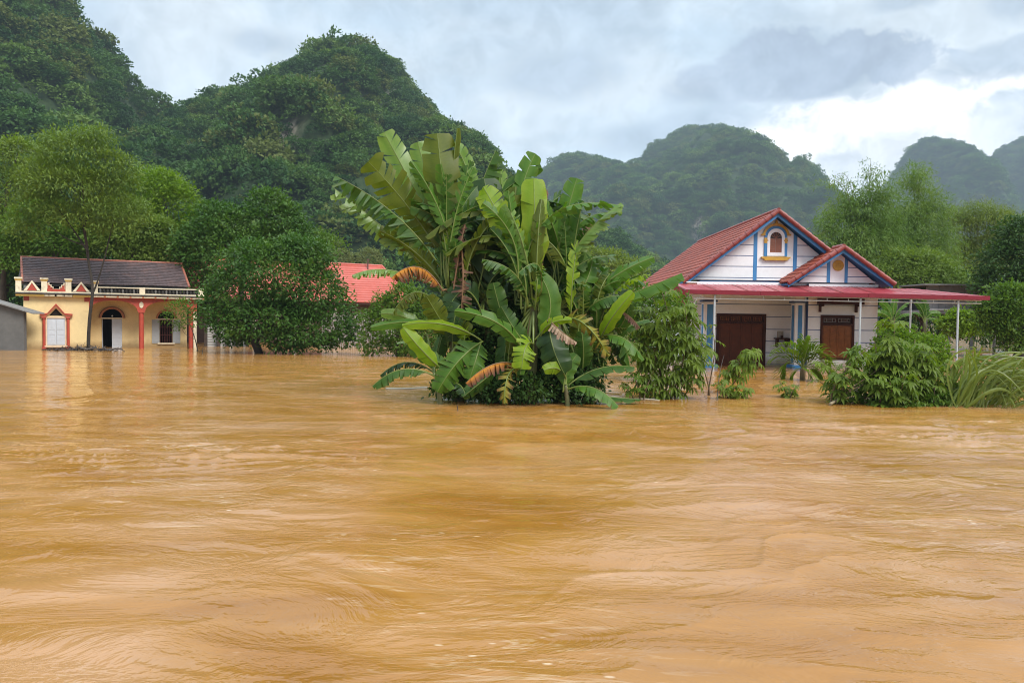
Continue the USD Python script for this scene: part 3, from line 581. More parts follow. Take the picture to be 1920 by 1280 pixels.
def awning():
    H = thing('awning', 'long red sheet metal awning on slim steel posts along the tiled house', 'awning', (11.3, 26.0, 0))
    zf = lambda x: 2.80 - (x - 6.0) * 0.0095
    def sheet(x0, x1, y0, y1, zb):
        xs = np.linspace(x0, x1, 25); rib = 0.014 * (np.abs(((xs - x0) / 0.2) % 1 - 0.5) > 0.38)
        v = np.vstack([np.stack([xs, np.full(25, y0), zf(xs) + rib], 1), np.stack([xs, np.full(25, y1), zb + rib], 1)])
        v2 = v - [0, 0, 0.012]; i = np.arange(24); n = 25
        f = np.vstack([np.stack([i, i + 1, n + i + 1, n + i], 1), np.stack([2 * n + i, 3 * n + i, 3 * n + i + 1, 2 * n + i + 1], 1), np.stack([i, 2 * n + i, 2 * n + i + 1, i + 1], 1)])
        obj('roof_sheet', (np.vstack([v, v2]), f), awning_red, H)
    x = 6.0
    while x < 13.0:
        sheet(x, x + 1.09, 25.88, 28.05, 3.12); x += 1.1
    k = 0
    while x < 16.4:
        e = min(x + 1.09, 16.5); sheet(x, e, 25.88, 31.0, 3.17 - 0.000 * k); x += 1.1; k += 1
    for a, b in ((6.0, 8.55), (8.56, 12.3), (12.31, 14.9), (14.91, 16.5)):
        obj('fascia', prism(sg.Polygon([(a, zf(a) - 0.125), (b, zf(b) - 0.125), (b, zf(b) + 0.022), (a, zf(a) + 0.022)]), 25.84, 25.876), fascia_red, H)
    v = np.array([[6.02, 25.9, 2.22], [6.02, 27.9, 2.30], [6.02, 27.9, 3.06], [6.02, 25.9, 2.77]]); v = np.vstack([v, v + [0.012, 0, 0]])
    obj('end_sheet', (v, np.array([[0, 1, 2, 3], [7, 6, 5, 4], [0, 3, 7, 4], [0, 4, 5, 1]])), fascia_red, H)
    for x, y, z0, z1 in ((7.03, 26.0, -0.9, 2.64), (12.10, 26.0, -0.9, 2.60), (15.50, 26.0, -0.9, 2.57), (14.9, 30.6, -0.9, 3.02), (16.3, 30.6, -0.9, 3.02)):
        obj('post', tube([(x, y, z0), (x, y, z1)], 0.036, 10), steel, H)
    for z, y, dz in ((2.66, 26.0, 0.0095), (2.52, 26.0, 0.006), ):
        obj('rail', tube([(6.3, y, z), (16.3, y, z - dz * 10)], 0.018, 6), rail_white, H)
    obj('rail', tube([(13.7, 30.6, 3.04), (16.4, 30.6, 3.02)], 0.02, 6), rail_white, H)
    for i in range(14):
        xx = 6.5 + i * 0.74
        obj('truss_web', tube([(xx, 26.0, 2.53 - (xx - 6.3) * 0.006), (xx, 26.0, 2.665 - (xx - 6.3) * 0.0095)], 0.012, 5), rail_white, H)
    for i in range(10):
        xx = 6.4 + i * 1.1
        yb, zb = (27.9, 3.05) if xx < 13 else (30.8, 3.10)
        obj('rafter', tube([(xx, 25.95, 2.72 - (xx - 6) * 0.0095), (xx, yb, zb)], 0.02, 6), rail_white, H)
    obj('brace', tube([(6.3, 26.0, 2.25), (6.45, 26.0, 2.62)], 0.014, 5), rail_white, H)
awning()

S = thing('wall_shelf', 'dark wooden shelf on brackets on the porch wall beside the brown door', 'shelf', (10.6, 29.3, 1.08))
obj('shelf_board', bx(10.30, 10.90, 29.12, 29.384, 1.06, 1.11), frame_wood, S)
for x0 in (10.36, 10.74):
    obj('bracket', prism(sg.Polygon([(x0, 0.78), (x0 + 0.03, 0.74), (x0 + 0.06, 0.80), (x0 + 0.09, 1.058), (x0, 1.058)]), 29.2, 29.384), frame_wood, S)
obj('apron', bx(10.62, 10.90, 29.115, 29.13, 1.0, 1.058), frame_wood, S)
q = thing('plaque', 'small pale picture plaque standing on the porch wall shelf', 'plaque', (10.55, 29.35, 1.11))
obj('plaque_frame', bx(10.43, 10.66, 29.35, 29.384, 1.112, 1.37), mat('plaque_frame', (0.30, 0.24, 0.17)), q)
obj('plaque_face', bx(10.45, 10.64, 29.343, 29.352, 1.135, 1.35), mat('plaque_face', (0.45, 0.42, 0.36)), q)
q = thing('incense_pot', 'small dark incense pot on the porch wall shelf', 'pot', (10.56, 29.22, 1.11))
obj('pot', trimesh.creation.revolve([(0, 0), (0.03, 0), (0.045, 0.03), (0.05, 0.06), (0.04, 0.075), (0.045, 0.09), (0, 0.09)], sections=12).apply_translation((10.56, 29.22, 1.111)), frame_wood, q)
for k in range(3):
    obj('incense_stick', tube([(10.55 + k * 0.01, 29.22, 1.19), (10.54 + k * 0.02, 29.22, 1.32)], 0.003, 4), wood2, q)

def scooter():
    c = at(1299, 680, 26.6); c[2] = 0.0
    dk = mat('scooter_green', (0.012, 0.05, 0.035), rough=0.25, var=0.1); bk = mat('black_rubber', (0.02, 0.02, 0.02), rough=0.6)
    H = thing('scooter', 'dark green scooter standing in the water at the left porch column', 'scooter', tuple(c))
    body = trimesh.creation.icosphere(2, 1.0); body.apply_scale((0.16, 0.20, 0.22)); body.apply_translation(c + [0, 0, 0.10])
    obj('cowling', body, dk, H, smooth=True)
    hl = trimesh.creation.icosphere(2, 1.0); hl.apply_scale((0.08, 0.05, 0.07)); hl.apply_translation(c + [-0.02, -0.18, 0.2])
    obj('headlight', hl, mat('headlight_lens', (0.45, 0.42, 0.3), rough=0.15), H, smooth=True)
    obj('handlebar', tube(spline([c + [-0.34, 0.06, 0.30], c + [-0.12, 0, 0.34], c + [0.12, 0, 0.34], c + [0.34, 0.06, 0.30]], 12), 0.016, 7), bk, H)
    for s in (-1, 1):
        obj('mirror_stem', tube([c + [s * 0.2, 0, 0.33], c + [s * 0.27, 0, 0.52]], 0.007, 5), bk, H)
        mr = trimesh.creation.icosphere(2, 1.0); mr.apply_scale((0.075, 0.02, 0.045)); mr.apply_translation(c + [s * 0.29, 0, 0.55])
        obj('mirror', mr, bk, H, smooth=True)
    st = trimesh.creation.icosphere(2, 1.0); st.apply_scale((0.14, 0.35, 0.08)); st.apply_translation(c + [0.1, 0.7, 0.1])
    obj('seat', st, bk, H, smooth=True)
scooter()

# ------------------------------------------------------------------ cream house on the left
def cream_house():
    RZ = math.atan2(0.478, 0.878)
    H = thing('cream_house', 'cream plastered house with red trim and a weathered brown tile roof', 'house', (-22.8, 34.93, 0), RZ)
    cream = mat('cream_plaster', (0.76, 0.575, 0.285), rough=0.75, var=0.10, scale=0.9, bump=0.06, bscale=40, dirt=(0.36, 0.27, 0.16), dirt_scale=0.8, dirt_amt=0.35, tide=(0.26, 0.15, 0.055))
    ochre = mat('ochre_paint', (0.50, 0.31, 0.06), rough=0.6, var=0.15, scale=3)
    pale = mat('pale_trim', (0.72, 0.62, 0.44), rough=0.65, var=0.12, scale=3, dirt=(0.16, 0.14, 0.11), dirt_scale=3.5, dirt_amt=0.6)
    red = mat('red_trim', (0.40, 0.055, 0.028), rough=0.55, var=0.16, scale=3, dirt=(0.18, 0.05, 0.035), dirt_scale=2.5, dirt_amt=0.4)
    oran = mat('orange_trim', (0.45, 0.17, 0.075), rough=0.6, var=0.15, scale=4)
    soot = mat('sooty_concrete', (0.035, 0.032, 0.03), rough=0.8, var=0.4, scale=5, dirt=(0.16, 0.15, 0.14), dirt_scale=6, dirt_amt=0.5)
    sh = mat('grey_shutter', (0.50, 0.52, 0.55), rough=0.55, var=0.10, scale=6, dirt=(0.33, 0.31, 0.28), dirt_scale=3, dirt_amt=0.35)
    room = mat('dark_room', (0.018, 0.015, 0.013), rough=0.9)
    tile = mat('weathered_tile', (0.088, 0.060, 0.060), rough=0.75, var=0.45, scale=3.5, dirt=(0.20, 0.10, 0.08), dirt_scale=1.6, dirt_amt=0.55)
    cap = mat('orange_cap_tile', (0.36, 0.12, 0.075), rough=0.65, var=0.25, scale=5, dirt=(0.12, 0.07, 0.06), dirt_scale=2, dirt_amt=0.6)
    O = lambda name, m, mt, parent=H, **k: obj(name, m, mt, parent, local=True, **k)
    # walls
    tri_o = sg.Polygon([(0.95, 1.585), (1.25, 1.94), (1.55, 1.585)]); rec = polybox(0.88, 1.62, 0.22, 1.50)
    wl = polybox(-0.05, 2.62, -1, 2.50)
    O('wall', prism(wl.difference(tri_o).difference(rec), 0, 0.2), cream)
    O('attic_gap', prism(tri_o, 0.12, 0.16), room)
    O('side_wall', bx(-0.05, 0.12, 0.2, 5.0, -1, 3.0), mat('grey_render', (0.17, 0.17, 0.165), rough=0.85, var=0.2, scale=1.5))
    O('side_wall', bx(2.45, 2.62, 0.2, 1.6, -1, 2.5), cream)
    door_o = polybox(3.15, 4.06, -1, 1.45); fan_o = sg.Point(3.61, 1.50).buffer(0.46).intersection(polybox(0, 9, 1.52, 3))
    win_o = polybox(5.80, 6.42, 0.22, 1.43); wfan_o = sg.Point(6.12, 1.48).buffer(0.40).intersection(polybox(0, 9, 1.50, 3))
    bw = polybox(2.62, 7.12, -1, 2.6).difference(door_o).difference(fan_o).difference(win_o).difference(wfan_o)
    O('porch_wall', prism(bw, 1.6, 1.8), cream)
    O('side_wall', bx(6.95, 7.12, 1.8, 5.0, -1, 3.0), cream)
    O('back_wall', bx(0.12, 6.95, 4.8, 5.0, -1, 3.0), cream)
    O('room_partition', bx(2.7, 6.9, 3.2, 3.25, -1, 2.6), room)
    O('ceiling', bx(-0.05, 7.5, 0.21, 4.8, 2.604, 2.66), cream)
    # cornice: slab, dentil blocks
    O('cornice', join(bx(-0.35, 2.75, -0.34, 0.9, 2.60, 2.665), bx(2.755, 7.80, -0.34, 0.9, 2.60, 2.655)), soot)
    O('cornice_moulding', bx(-0.33, 2.74, -0.30, 0.2, 2.668, 2.735), pale)
    O('cornice_moulding', bx(2.76, 7.78, -0.30, 0.2, 2.66, 2.72), pale)
    O('cornice_band', bx(-0.33, 0.8, -0.28, -0.0, 2.503, 2.597), ochre); O('cornice_band', bx(1.95, 2.74, -0.28, -0.0, 2.503, 2.597), ochre)
    for x0, x1 in ((0.81, 0.97), (1.00, 1.22), (1.30, 1.58), (1.62, 1.93)):
        O('cornice_block', bx(x0, x1, -0.285, 0, 2.505, 2.597), pale)
    for k in range(9):
        x0 = 2.78 + k * 0.555
        O('cornice_block', bx(x0, x0 + 0.47, -0.285, 0.05, 2.505, 2.597), pale)
        O('cornice_bracket', bx(x0 + 0.475, x0 + 0.55, -0.29, 0.05, 2.49, 2.597), oran)
    # parapet of the left bay
    for x0, x1, zt in ((-0.33, -0.11, 3.36), (0.68, 0.91, 3.36), (1.66, 1.89, 3.36), (2.78, 3.0, 3.30)):
        ps = O('parapet_post', bx(x0, x1, -0.26, -0.04, 2.72, zt - 0.14), pale)
        O('post_cap', bx(x0 - 0.05, x1 + 0.05, -0.31, 0.01, zt - 0.07, zt), pale, ps)
        O('post_neck', bx(x0 - 0.025, x1 + 0.025, -0.285, -0.015, zt - 0.14, zt - 0.07), ochre, ps)
    for x0, xp, x1 in ((-0.02, 0.31, 0.65), (1.95, 2.30, 2.66)):
        t3 = sg.Polygon([(x0, 2.76), (xp, 3.23), (x1, 2.76)]); inn = sg.Polygon([(x0 + 0.13, 2.76), (xp, 3.13), (x1 - 0.13, 2.76)])
        g = O('parapet_gable', prism(inn, -0.2, -0.12), red)
        O('gable_edging', prism(t3.difference(inn), -0.24, -0.08), pale, g)
    stp = sg.Polygon([(0.91, 2.74), (0.91, 3.15), (1.0, 3.15), (1.0, 3.06), (1.09, 3.06), (1.09, 2.96), (1.17, 2.96), (1.17, 2.87), (1.40, 2.87), (1.40, 2.96), (1.48, 2.96), (1.48, 3.06), (1.57, 3.06), (1.57, 3.15), (1.66, 3.15), (1.66, 2.74)])
    g = O('stepped_parapet', prism(stp, -0.2, -0.1), red)
    edge = stp.difference(stp.buffer(-0.035, join_style=2)).intersection(polybox(0.93, 1.64, 2.86, 4))
    O('stepped_edging', prism(edge, -0.225, -0.09), pale, g)
    O('parapet_back', bx(-0.1, 2.7, -0.03, 0.02, 2.74, 2.86), soot)
    # balustrade with urns over the porch
    O('balustrade_rail', bx(3.01, 7.50, -0.24, -0.08, 2.965, 3.015), pale)
    O('balustrade_back', bx(3.01, 7.50, -0.04, 0.0, 2.722, 2.963), soot)
    for x0 in (4.80, 7.52):
        O('parapet_post', bx(x0, x0 + 0.25, -0.26, -0.04, 2.722, 3.03), pale)
    prof = [(0.0, 0), (0.032, 0), (0.04, 0.02), (0.028, 0.05), (0.052, 0.10), (0.05, 0.15), (0.025, 0.20), (0.035, 0.235), (0.0, 0.238)]
    for k in range(27):
        x0 = 3.10 + k * 0.162
        if 4.74 < x0 < 5.10:
            continue
        u_ = trimesh.creation.revolve(prof, sections=8); u_.apply_translation((x0, -0.15, 2.724))
        O('baluster', u_, soot if k % 3 else mat('grey_baluster', (0.15, 0.145, 0.14), var=0.3), smooth=40)
    # window of the left bay: pointed head, red half columns, white shutters
    for x0 in (0.70, 1.68):
        cyl = O('half_column', tube([(x0 + 0.065, -0.07, 0.10), (x0 + 0.065, -0.07, 1.47)], 0.066, 14), red, smooth=40)
        O('column_cap', bx(x0 - 0.03, x0 + 0.16, -0.16, 0, 1.47, 1.56), red, cyl)
        O('column_foot', bx(x0 - 0.02, x0 + 0.15, -0.15, 0, -0.1, 0.12), red, cyl)
    outer = sg.Polygon([(0.60, 1.56), (0.60, 1.69), (0.90, 1.71), (1.255, 2.17), (1.61, 1.71), (1.93, 1.69), (1.93, 1.56), (1.66, 1.56), (1.255, 2.0), (0.85, 1.56)])
    mid = sg.Polygon([(0.60, 1.563), (0.60, 1.62), (0.87, 1.63), (1.255, 2.09), (1.64, 1.63), (1.93, 1.62), (1.93, 1.563), (1.64, 1.563), (1.255, 1.985), (0.87, 1.563)])
    pd = O('window_hood', prism(outer.difference(mid), -0.15, 0), red)
    O('hood_inner', prism(mid, -0.11, 0), oran, pd)
    O('window_surround', join(bx(0.83, 0.885, -0.05, 0.06, 0.18, 1.56), bx(1.615, 1.67, -0.05, 0.06, 0.18, 1.56), bx(0.885, 1.615, -0.05, 0.06, 1.48, 1.56)), mat('pale_surround', (0.66, 0.50, 0.33)))
    O('window_sill', bx(0.78, 1.72, -0.13, 0.06, 0.10, 0.18), mat('pale_surround', (0, 0, 0)))
    for k in range(2):
        x0 = 0.89 + k * 0.365
        s_ = O('shutter', bx(x0, x0 + 0.355, -0.02, 0.03, 0.20, 1.42), sh)
        for z0, z1 in ((0.26, 0.62), (0.70, 0.84), (0.92, 1.34)):
            for i in range(2):
                O('shutter_panel', bx(x0 + 0.045 + i * 0.145, x0 + 0.165 + i * 0.145, -0.032, -0.018, z0, z1), sh, s_)
    O('shutter_head', bx(0.89, 1.61, -0.01, 0.03, 1.422, 1.478), sh)
    for x0 in (-0.04, 2.42):
        O('red_patch', bx(x0, x0 + 0.22, -0.012, 0.002, 2.28, 2.49), red)
    # porch arcade
    arcade = polybox(2.62, 7.45, 1.85, 2.49)
    for a0, a1 in ((2.62, 4.72), (5.06, 7.10)):
        c0, w2 = (a0 + a1) / 2, (a1 - a0) / 2
        t = np.linspace(0, PI, 25)
        arcade = arcade.difference(sg.Polygon([(c0 - w2, 1.0)] + [(c0 - w2 * math.cos(a), 1.80 + 0.57 * math.sin(a) ** 0.8) for a in t] + [(c0 + w2, 1.0)]))
    O('arcade', prism(arcade, -0.02, 0.18), red)
    ov = affinity.scale(sg.Point(4.89, 2.17).buffer(0.1), 0.95, 1.5)
    O('oval_plaque', prism(ov, -0.05, -0.018), pale)
    c1 = O('porch_column', tube([(4.89, 0.08, -1), (4.89, 0.08, 1.78)], 0.115, 16), red, smooth=40)
    O('column_cap', bx(4.74, 5.04, -0.06, 0.22, 1.78, 1.853), red, c1)
    c2 = O('porch_column', tube([(7.17, 0.08, -1), (7.17, 0.08, 1.85)], 0.10, 16), red, smooth=40)
    O('end_pier', bx(7.29, 7.44, -0.02, 0.25, -1, 1.853), pale)
    # door in the porch, one leaf open
    O('door_hood', prism(sg.Point(3.61, 1.48).buffer(0.56).difference(sg.Point(3.61, 1.48).buffer(0.47)).intersection(polybox(0, 9, 1.50, 3)), 1.5, 1.62), oran)
    O('door_hood_band', prism(sg.Point(3.61, 1.48).buffer(0.60).difference(sg.Point(3.61, 1.48).buffer(0.563)).intersection(polybox(0, 9, 1.50, 3)), 1.46, 1.62), mat('brown_edging', (0.17, 0.07, 0.03)))
    O('door_lintel', bx(3.10, 4.10, 1.53, 1.62, 1.452, 1.515), pale)
    O('lamp_globe', trimesh.creation.icosphere(2, 0.045).apply_translation((3.62, 1.7, 1.60)), mat('lamp_white', (0.75, 0.75, 0.72), rough=0.2), smooth=True)
    dl = O('door_leaf', bx(3.60, 4.055, 1.60, 1.64, -0.9, 1.44), sh, label='closed pale grey door leaf')
    for z0, z1 in ((-0.5, 0.05), (0.12, 0.40), (0.48, 0.66), (0.74, 1.36)):
        for i in range(2):
            O('door_panel', bx(3.65 + i * 0.20, 3.81 + i * 0.20, 1.585, 1.602, z0, z1), sh, dl)
    O('door_leaf', bx(3.16, 3.20, 1.82, 2.25, -0.9, 1.44), sh, label='door leaf swung open into the dark room')
    # porch window: grey shutters folded back, iron bars
    O('window_hood', prism(sg.Point(6.12, 1.46).buffer(0.50).difference(sg.Point(6.12, 1.46).buffer(0.41)).intersection(polybox(0, 9, 1.50, 3)), 1.5, 1.62), oran)
    O('window_lintel', bx(5.62, 6.60, 1.53, 1.62, 1.432, 1.497), pale)
    iron = mat('rusty_bars', (0.13, 0.035, 0.03), rough=0.6)
    for k in range(7):
        O('window_bar', tube([(5.86 + k * 0.083, 1.66, 0.22), (5.86 + k * 0.083, 1.66, 1.43)], 0.011, 5), iron)
    for z in (0.62, 1.02):
        O('window_rail', bx(5.80, 6.42, 1.65, 1.67, z, z + 0.025), iron)
    for x0, x1 in ((5.44, 5.79), (6.43, 6.79)):
        s_ = O('shutter', bx(x0, x1, 1.55, 1.585, 0.20, 1.43), mat('grey_shutter_dull', (0.36, 0.37, 0.37), rough=0.6, var=0.1))
        for z0, z1 in ((0.27, 0.75), (0.83, 1.36)):
            O('shutter_panel', bx(x0 + 0.05, x1 - 0.05, 1.538, 1.552, z0, z1), mat('grey_shutter_dull', (0, 0, 0)), s_)
    O('window_sill', bx(5.70, 6.52, 1.5, 1.62, 0.15, 0.215), pale)
    # roof
    rp = O('roof', prism(sg.Polygon([(0.25, 3.10), (2.5, 4.38), (4.9, 3.05), (4.9, 2.98), (2.5, 4.30), (0.25, 3.02)]), -7.05, 0.2), soot)
    # roof prism was drawn in y, z and pushed along x: turn it
    return H, O, tile, cap, soot, rp
def cream_roof():
    H, O, tile, cap, soot, rp = CH
    A, B = np.array([2.5, 4.44]), np.array([0.22, 3.14])          # y, z of ridge and eave
    n = 15; L = np.linalg.norm(B - A); d = (B - A) / L; nr = np.array([-d[1], d[0]]); nr *= np.sign(nr[1])
    rng = np.random.default_rng(4)
    for k in range(n):
        s0, s1 = L * k / n - 0.02, L * (k + 1) / n + 0.025
        xs = np.arange(-0.34 + 0.24 * k / n * 1.0, 6.93 + 0.19 * (k + 1) / n + 0.01, 0.09)
        jag = rng.normal(0, 0.004, len(xs)); wv = 0.010 * (np.arange(len(xs)) % 2)
        sag = 0.02 * np.sin(xs * 1.3 + 1)
        rows = []
        for s, h in ((s0, 0.004), (s1, 0.034), (s1, 0.0)):
            c = A + d * s; hh = (h + (wv + jag if h > 0.01 else 0)) + sag
            rows.append(np.stack([xs, c[0] + nr[0] * hh, c[1] + nr[1] * hh], 1))
        q = len(xs); i = np.arange(q - 1); v = np.vstack(rows)
        f = np.vstack([np.stack([r * q + i, (r + 1) * q + i, (r + 1) * q + i + 1, r * q + i + 1], 1) for r in (0, 1)])
        O('tile_course', (v, f), tile, rp)
    for (a, b, nn, nm) in (((-0.36, 2.5, 4.46), (6.95, 2.5, 4.46), 24, 'ridge_tile'), ((-0.32, 2.48, 4.44), (-0.10, 0.25, 3.17), 9, 'verge_tile'), ((6.92, 2.48, 4.44), (7.11, 0.25, 3.17), 9, 'verge_tile')):
        P, Q = np.array(a), np.array(b)
        for k in range(nn):
            p0, p1 = P + (Q - P) * k / nn, P + (Q - P) * (k + 1.1) / nn
            O(nm, tube([p0, p1], [0.050, 0.062], 8), cap, rp)
CH = cream_house()
# the roof body, in y and z, pushed along x
_p = stage.GetPrimAtPath(CH[-1]); _v = np.array(UsdGeom.Mesh(_p).GetPointsAttr().Get())
_v = np.stack([-_v[:, 1] - 0.1 + 0.0, _v[:, 0], _v[:, 2]], 1)
UsdGeom.Mesh(_p).GetPointsAttr().Set(Vt.Vec3fArray.FromNumpy(_v.astype(np.float32)))
cream_roof()

# ------------------------------------------------------------------ grey outbuilding at the left edge
def outbuilding():
    grey = mat('grey_cement_wall', (0.125, 0.12, 0.112), rough=0.85, var=0.2, scale=0.9, bump=0.2, bscale=25, dirt=(0.06, 0.06, 0.055), dirt_scale=0.7, dirt_amt=0.6)
    p = at(45, 655, 34.0); H = thing('outbuilding', 'plain grey cement outbuilding with a thin sloping roof at the left edge', 'outbuilding', (p[0], 34.0, 0))
    x1 = p[0]; zr = at(45, 582, 34.0)[2]; sl = 0.285
    obj('wall', prism(sg.Polygon([(x1 - 6, -1), (x1, -1), (x1, zr), (x1 - 6, zr + 6 * sl)]), 34.0, 34.2), grey, H)
    obj('roof_slab', prism(sg.Polygon([(x1 - 6.2, zr + 6.2 * sl + 0.01), (x1 + 0.58, zr - 0.55 * sl + 0.0), (x1 + 0.58, zr - 0.55 * sl + 0.055), (x1 - 6.2, zr + 6.2 * sl + 0.07)]), 33.75, 34.6), mat('fibre_cement', (0.20, 0.19, 0.18), rough=0.85, var=0.25, scale=2), H)
outbuilding()

# ------------------------------------------------------------------ red roofed house in the middle distance
def frame_hit(px, py, O, U, B, y=0.0):
    d = ray(px, py); o = O + B * y; t = ((o - EYE) @ B) / (d @ B); p = EYE + d * t - O
    return p @ U, p[2]
def red_house():
    ang = math.radians(30); O3 = at(663, 566, 50.0); O3[2] = 0; U = np.array([math.cos(ang), math.sin(ang), 0]); B = np.array([-math.sin(ang), math.cos(ang), 0])
    H = thing('red_roofed_house', 'low house with a bright red metal tile roof behind the round tree', 'house', tuple(O3), ang)
    O = lambda name, m, mt, parent=H, **k: obj(name, m, mt, parent, local=True, **k)
    redm = mat('bright_red_roof', (0.43, 0.088, 0.060), rough=0.5, var=0.12, scale=1.2, dirt=(0.62, 0.22, 0.19), dirt_scale=0.5, dirt_amt=0.4)
    brown = mat('brown_wall', (0.10, 0.055, 0.045), rough=0.8, var=0.25); palew = mat('pale_wall', (0.50, 0.43, 0.36), rough=0.8, var=0.15)
    ze = frame_hit(663, 566, O3, U, B)[1]; ur, zr = frame_hit(716, 499, O3, U, B, 3.4); ue = ur + 1.1
    u0 = -12.0
    O('wall', bx(u0 + 0.5, ue - 0.5, 0.6, 0.8, -1, ze + 0.2), brown)
    O('side_wall', bx(ue - 0.7, ue - 0.5, 0.8, 6.5, -1, ze + 0.4), brown)
    for k in range(4):
        O('wall_post', bx(-9 + k * 2.6, -8.8 + k * 2.6, 0.45, 0.6, -1, ze + 0.1), palew)
    n = 17
    A, Bp = np.array([3.4, zr]), np.array([-0.05, ze]); d = Bp - A
    for k in range(n):
        s0, s1 = k / n, (k + 1.0) / n
        e0, e1 = ur + (ue - ur) * s0, ur + (ue - ur) * s1
        a, b = A + d * s0, A + d * s1
        v = np.array([[u0, a[0], a[1]], [e0, a[0], a[1]], [e1, b[0], b[1] + 0.05], [u0, b[0], b[1] + 0.05], [e1, b[0], b[1] - 0.03], [u0, b[0], b[1] - 0.03]])
        O('tile_course', (v, np.array([[0, 3, 2, 1], [3, 5, 4, 2]])), redm)
    O('back_slope', (np.array([[u0, 3.4, zr], [ur, 3.4, zr], [ue, 7.0, ze], [u0, 7.0, ze]]), np.array([[0, 1, 2, 3]])), redm)
    O('hip_slope', (np.array([[ur, 3.4, zr], [ue, -0.05, ze], [ue, 7.0, ze]]), np.array([[0, 1, 2]])), redm)
    O('ridge_cap', tube([(u0, 3.4, zr + 0.02), (ur, 3.4, zr + 0.02)], 0.09, 8), redm)
    O('hip_cap', tube([(ur, 3.4, zr + 0.02), (ue, -0.05, ze + 0.04)], 0.08, 8), redm)
    O('roof_pipe', tube([(ur - 1.2, 3.0, zr - 0.3), (ur - 1.2, 3.0, zr + 0.45)], 0.05, 6), brown)
    O('eave_board', bx(u0, ue, 0.05, 0.1, ze - 0.16, ze - 0.05), brown)
red_house()

def fences():
    ribbed = mat('pale_ribbed_metal', (0.36, 0.35, 0.33), rough=0.6, var=0.15, scale=2, dirt=(0.2, 0.16, 0.12), dirt_amt=0.4); dk = mat('dark_timber', (0.07, 0.05, 0.04), rough=0.85, var=0.3)
    p0, p1 = at(386, 650, 40.6), at(462, 650, 41.5); H = thing('shutter_fence', 'pale ribbed metal fence panels between dark posts beside the cream house', 'fence', (p0[0], p0[1], 0))
    for a, b in ((388, 409), (412, 426), (429, 443), (446, 462)):
        q0, q1 = at(a, 650, 40.8), at(b, 650, 41.1); zt = at(a, 609, 40.8)[2]
        rows = []; zs = np.arange(-0.6, zt, 0.045)
        for i, z in enumerate(zs):
            o = 0.03 * (i % 2); rows += [(q0[0], q0[1] - o, z), (q1[0], q1[1] - o, z)]
        i = np.arange(len(zs) - 1) * 2
        obj('ribbed_panel', (np.array(rows), np.stack([i, i + 1, i + 3, i + 2], 1)), ribbed, H)
    for px in (386, 410.5, 427.5, 444.5, 463):
        q0 = at(px, 650, 40.7); obj('fence_post', bx(q0[0] - 0.05, q0[0] + 0.05, 40.6, 40.8, -0.9, at(px, 603, 40.7)[2]), dk, H)
    H = thing('picket_fence', 'weathered pale picket fence beneath the eaves of the red roofed house', 'fence', (at(604, 650, 42)[0], 42, 0))
    pk = mat('weathered_picket', (0.30, 0.28, 0.25), rough=0.85, var=0.3, scale=4)
    rng = random.Random(5)
    for k in range(42):
        x0 = at(604 + k * 3.4, 600, 42.0)[0]; zt = 1.86 + rng.uniform(-0.05, 0.05)
        obj('picket', bx(x0, x0 + 0.062, 41.97, 42.0, -0.5, zt), pk, H)
    for z in (0.5, 1.5):
        obj('fence_rail', bx(at(602, 600, 42)[0], at(748, 600, 42)[0], 42.004, 42.05, z, z + 0.08), pk, H)
fences()

def hut():
    H = thing('stilt_hut', 'raised grey plank hut with a pale floor edge behind the carport', 'hut', (at(1735, 600, 40)[0], 40, 0))
    gp = mat('grey_planks', (0.16, 0.155, 0.16), rough=0.8, var=0.3, scale=3); pl = mat('pale_edge', (0.42, 0.42, 0.42), rough=0.7)
    x0, x1 = at(1736, 580, 40)[0], at(1880, 580, 40)[0]; z0, z1 = at(1736, 580.5, 40)[2], at(1736, 556, 40)[2]
    n = 12
    for k in range(n):
        a = x0 + (x1 - x0) * k / n
        obj('plank', bx(a + 0.006, a + (x1 - x0) / n - 0.006, 40.0 + 0.01 * (k % 2), 40.06, z0 + 0.06, z1 + 0.6), gp, H)
    obj('floor_edge', bx(x0 - 0.1, x1, 39.85, 40.0, z0 - 0.02, z0 + 0.055), pl, H)
    obj('floor_beam', bx(x0 - 0.05, x1, 39.9, 43, z0 - 0.2, z0 - 0.022), gp, H)
    obj('roof', prism(sg.Polygon([(x0 - 0.4, z1 + 0.6), (x1 + 0.4, z1 + 0.6), (x1 + 0.4, z1 + 0.66), (x0 - 0.4, z1 + 0.66)]), 39.5, 43.5), gp, H)
    obj('back_wall', bx(x0, x1, 42.9, 43.0, z0, z1 + 0.6), gp, H)
    for k in range(4):
        a = x0 + 0.2 + (x1 - x0 - 0.4) * k / 3
        obj('stilt', tube([(a, 40.3, -1), (a, 40.3, z0 - 0.2)], 0.07, 7), gp, H)
hut()

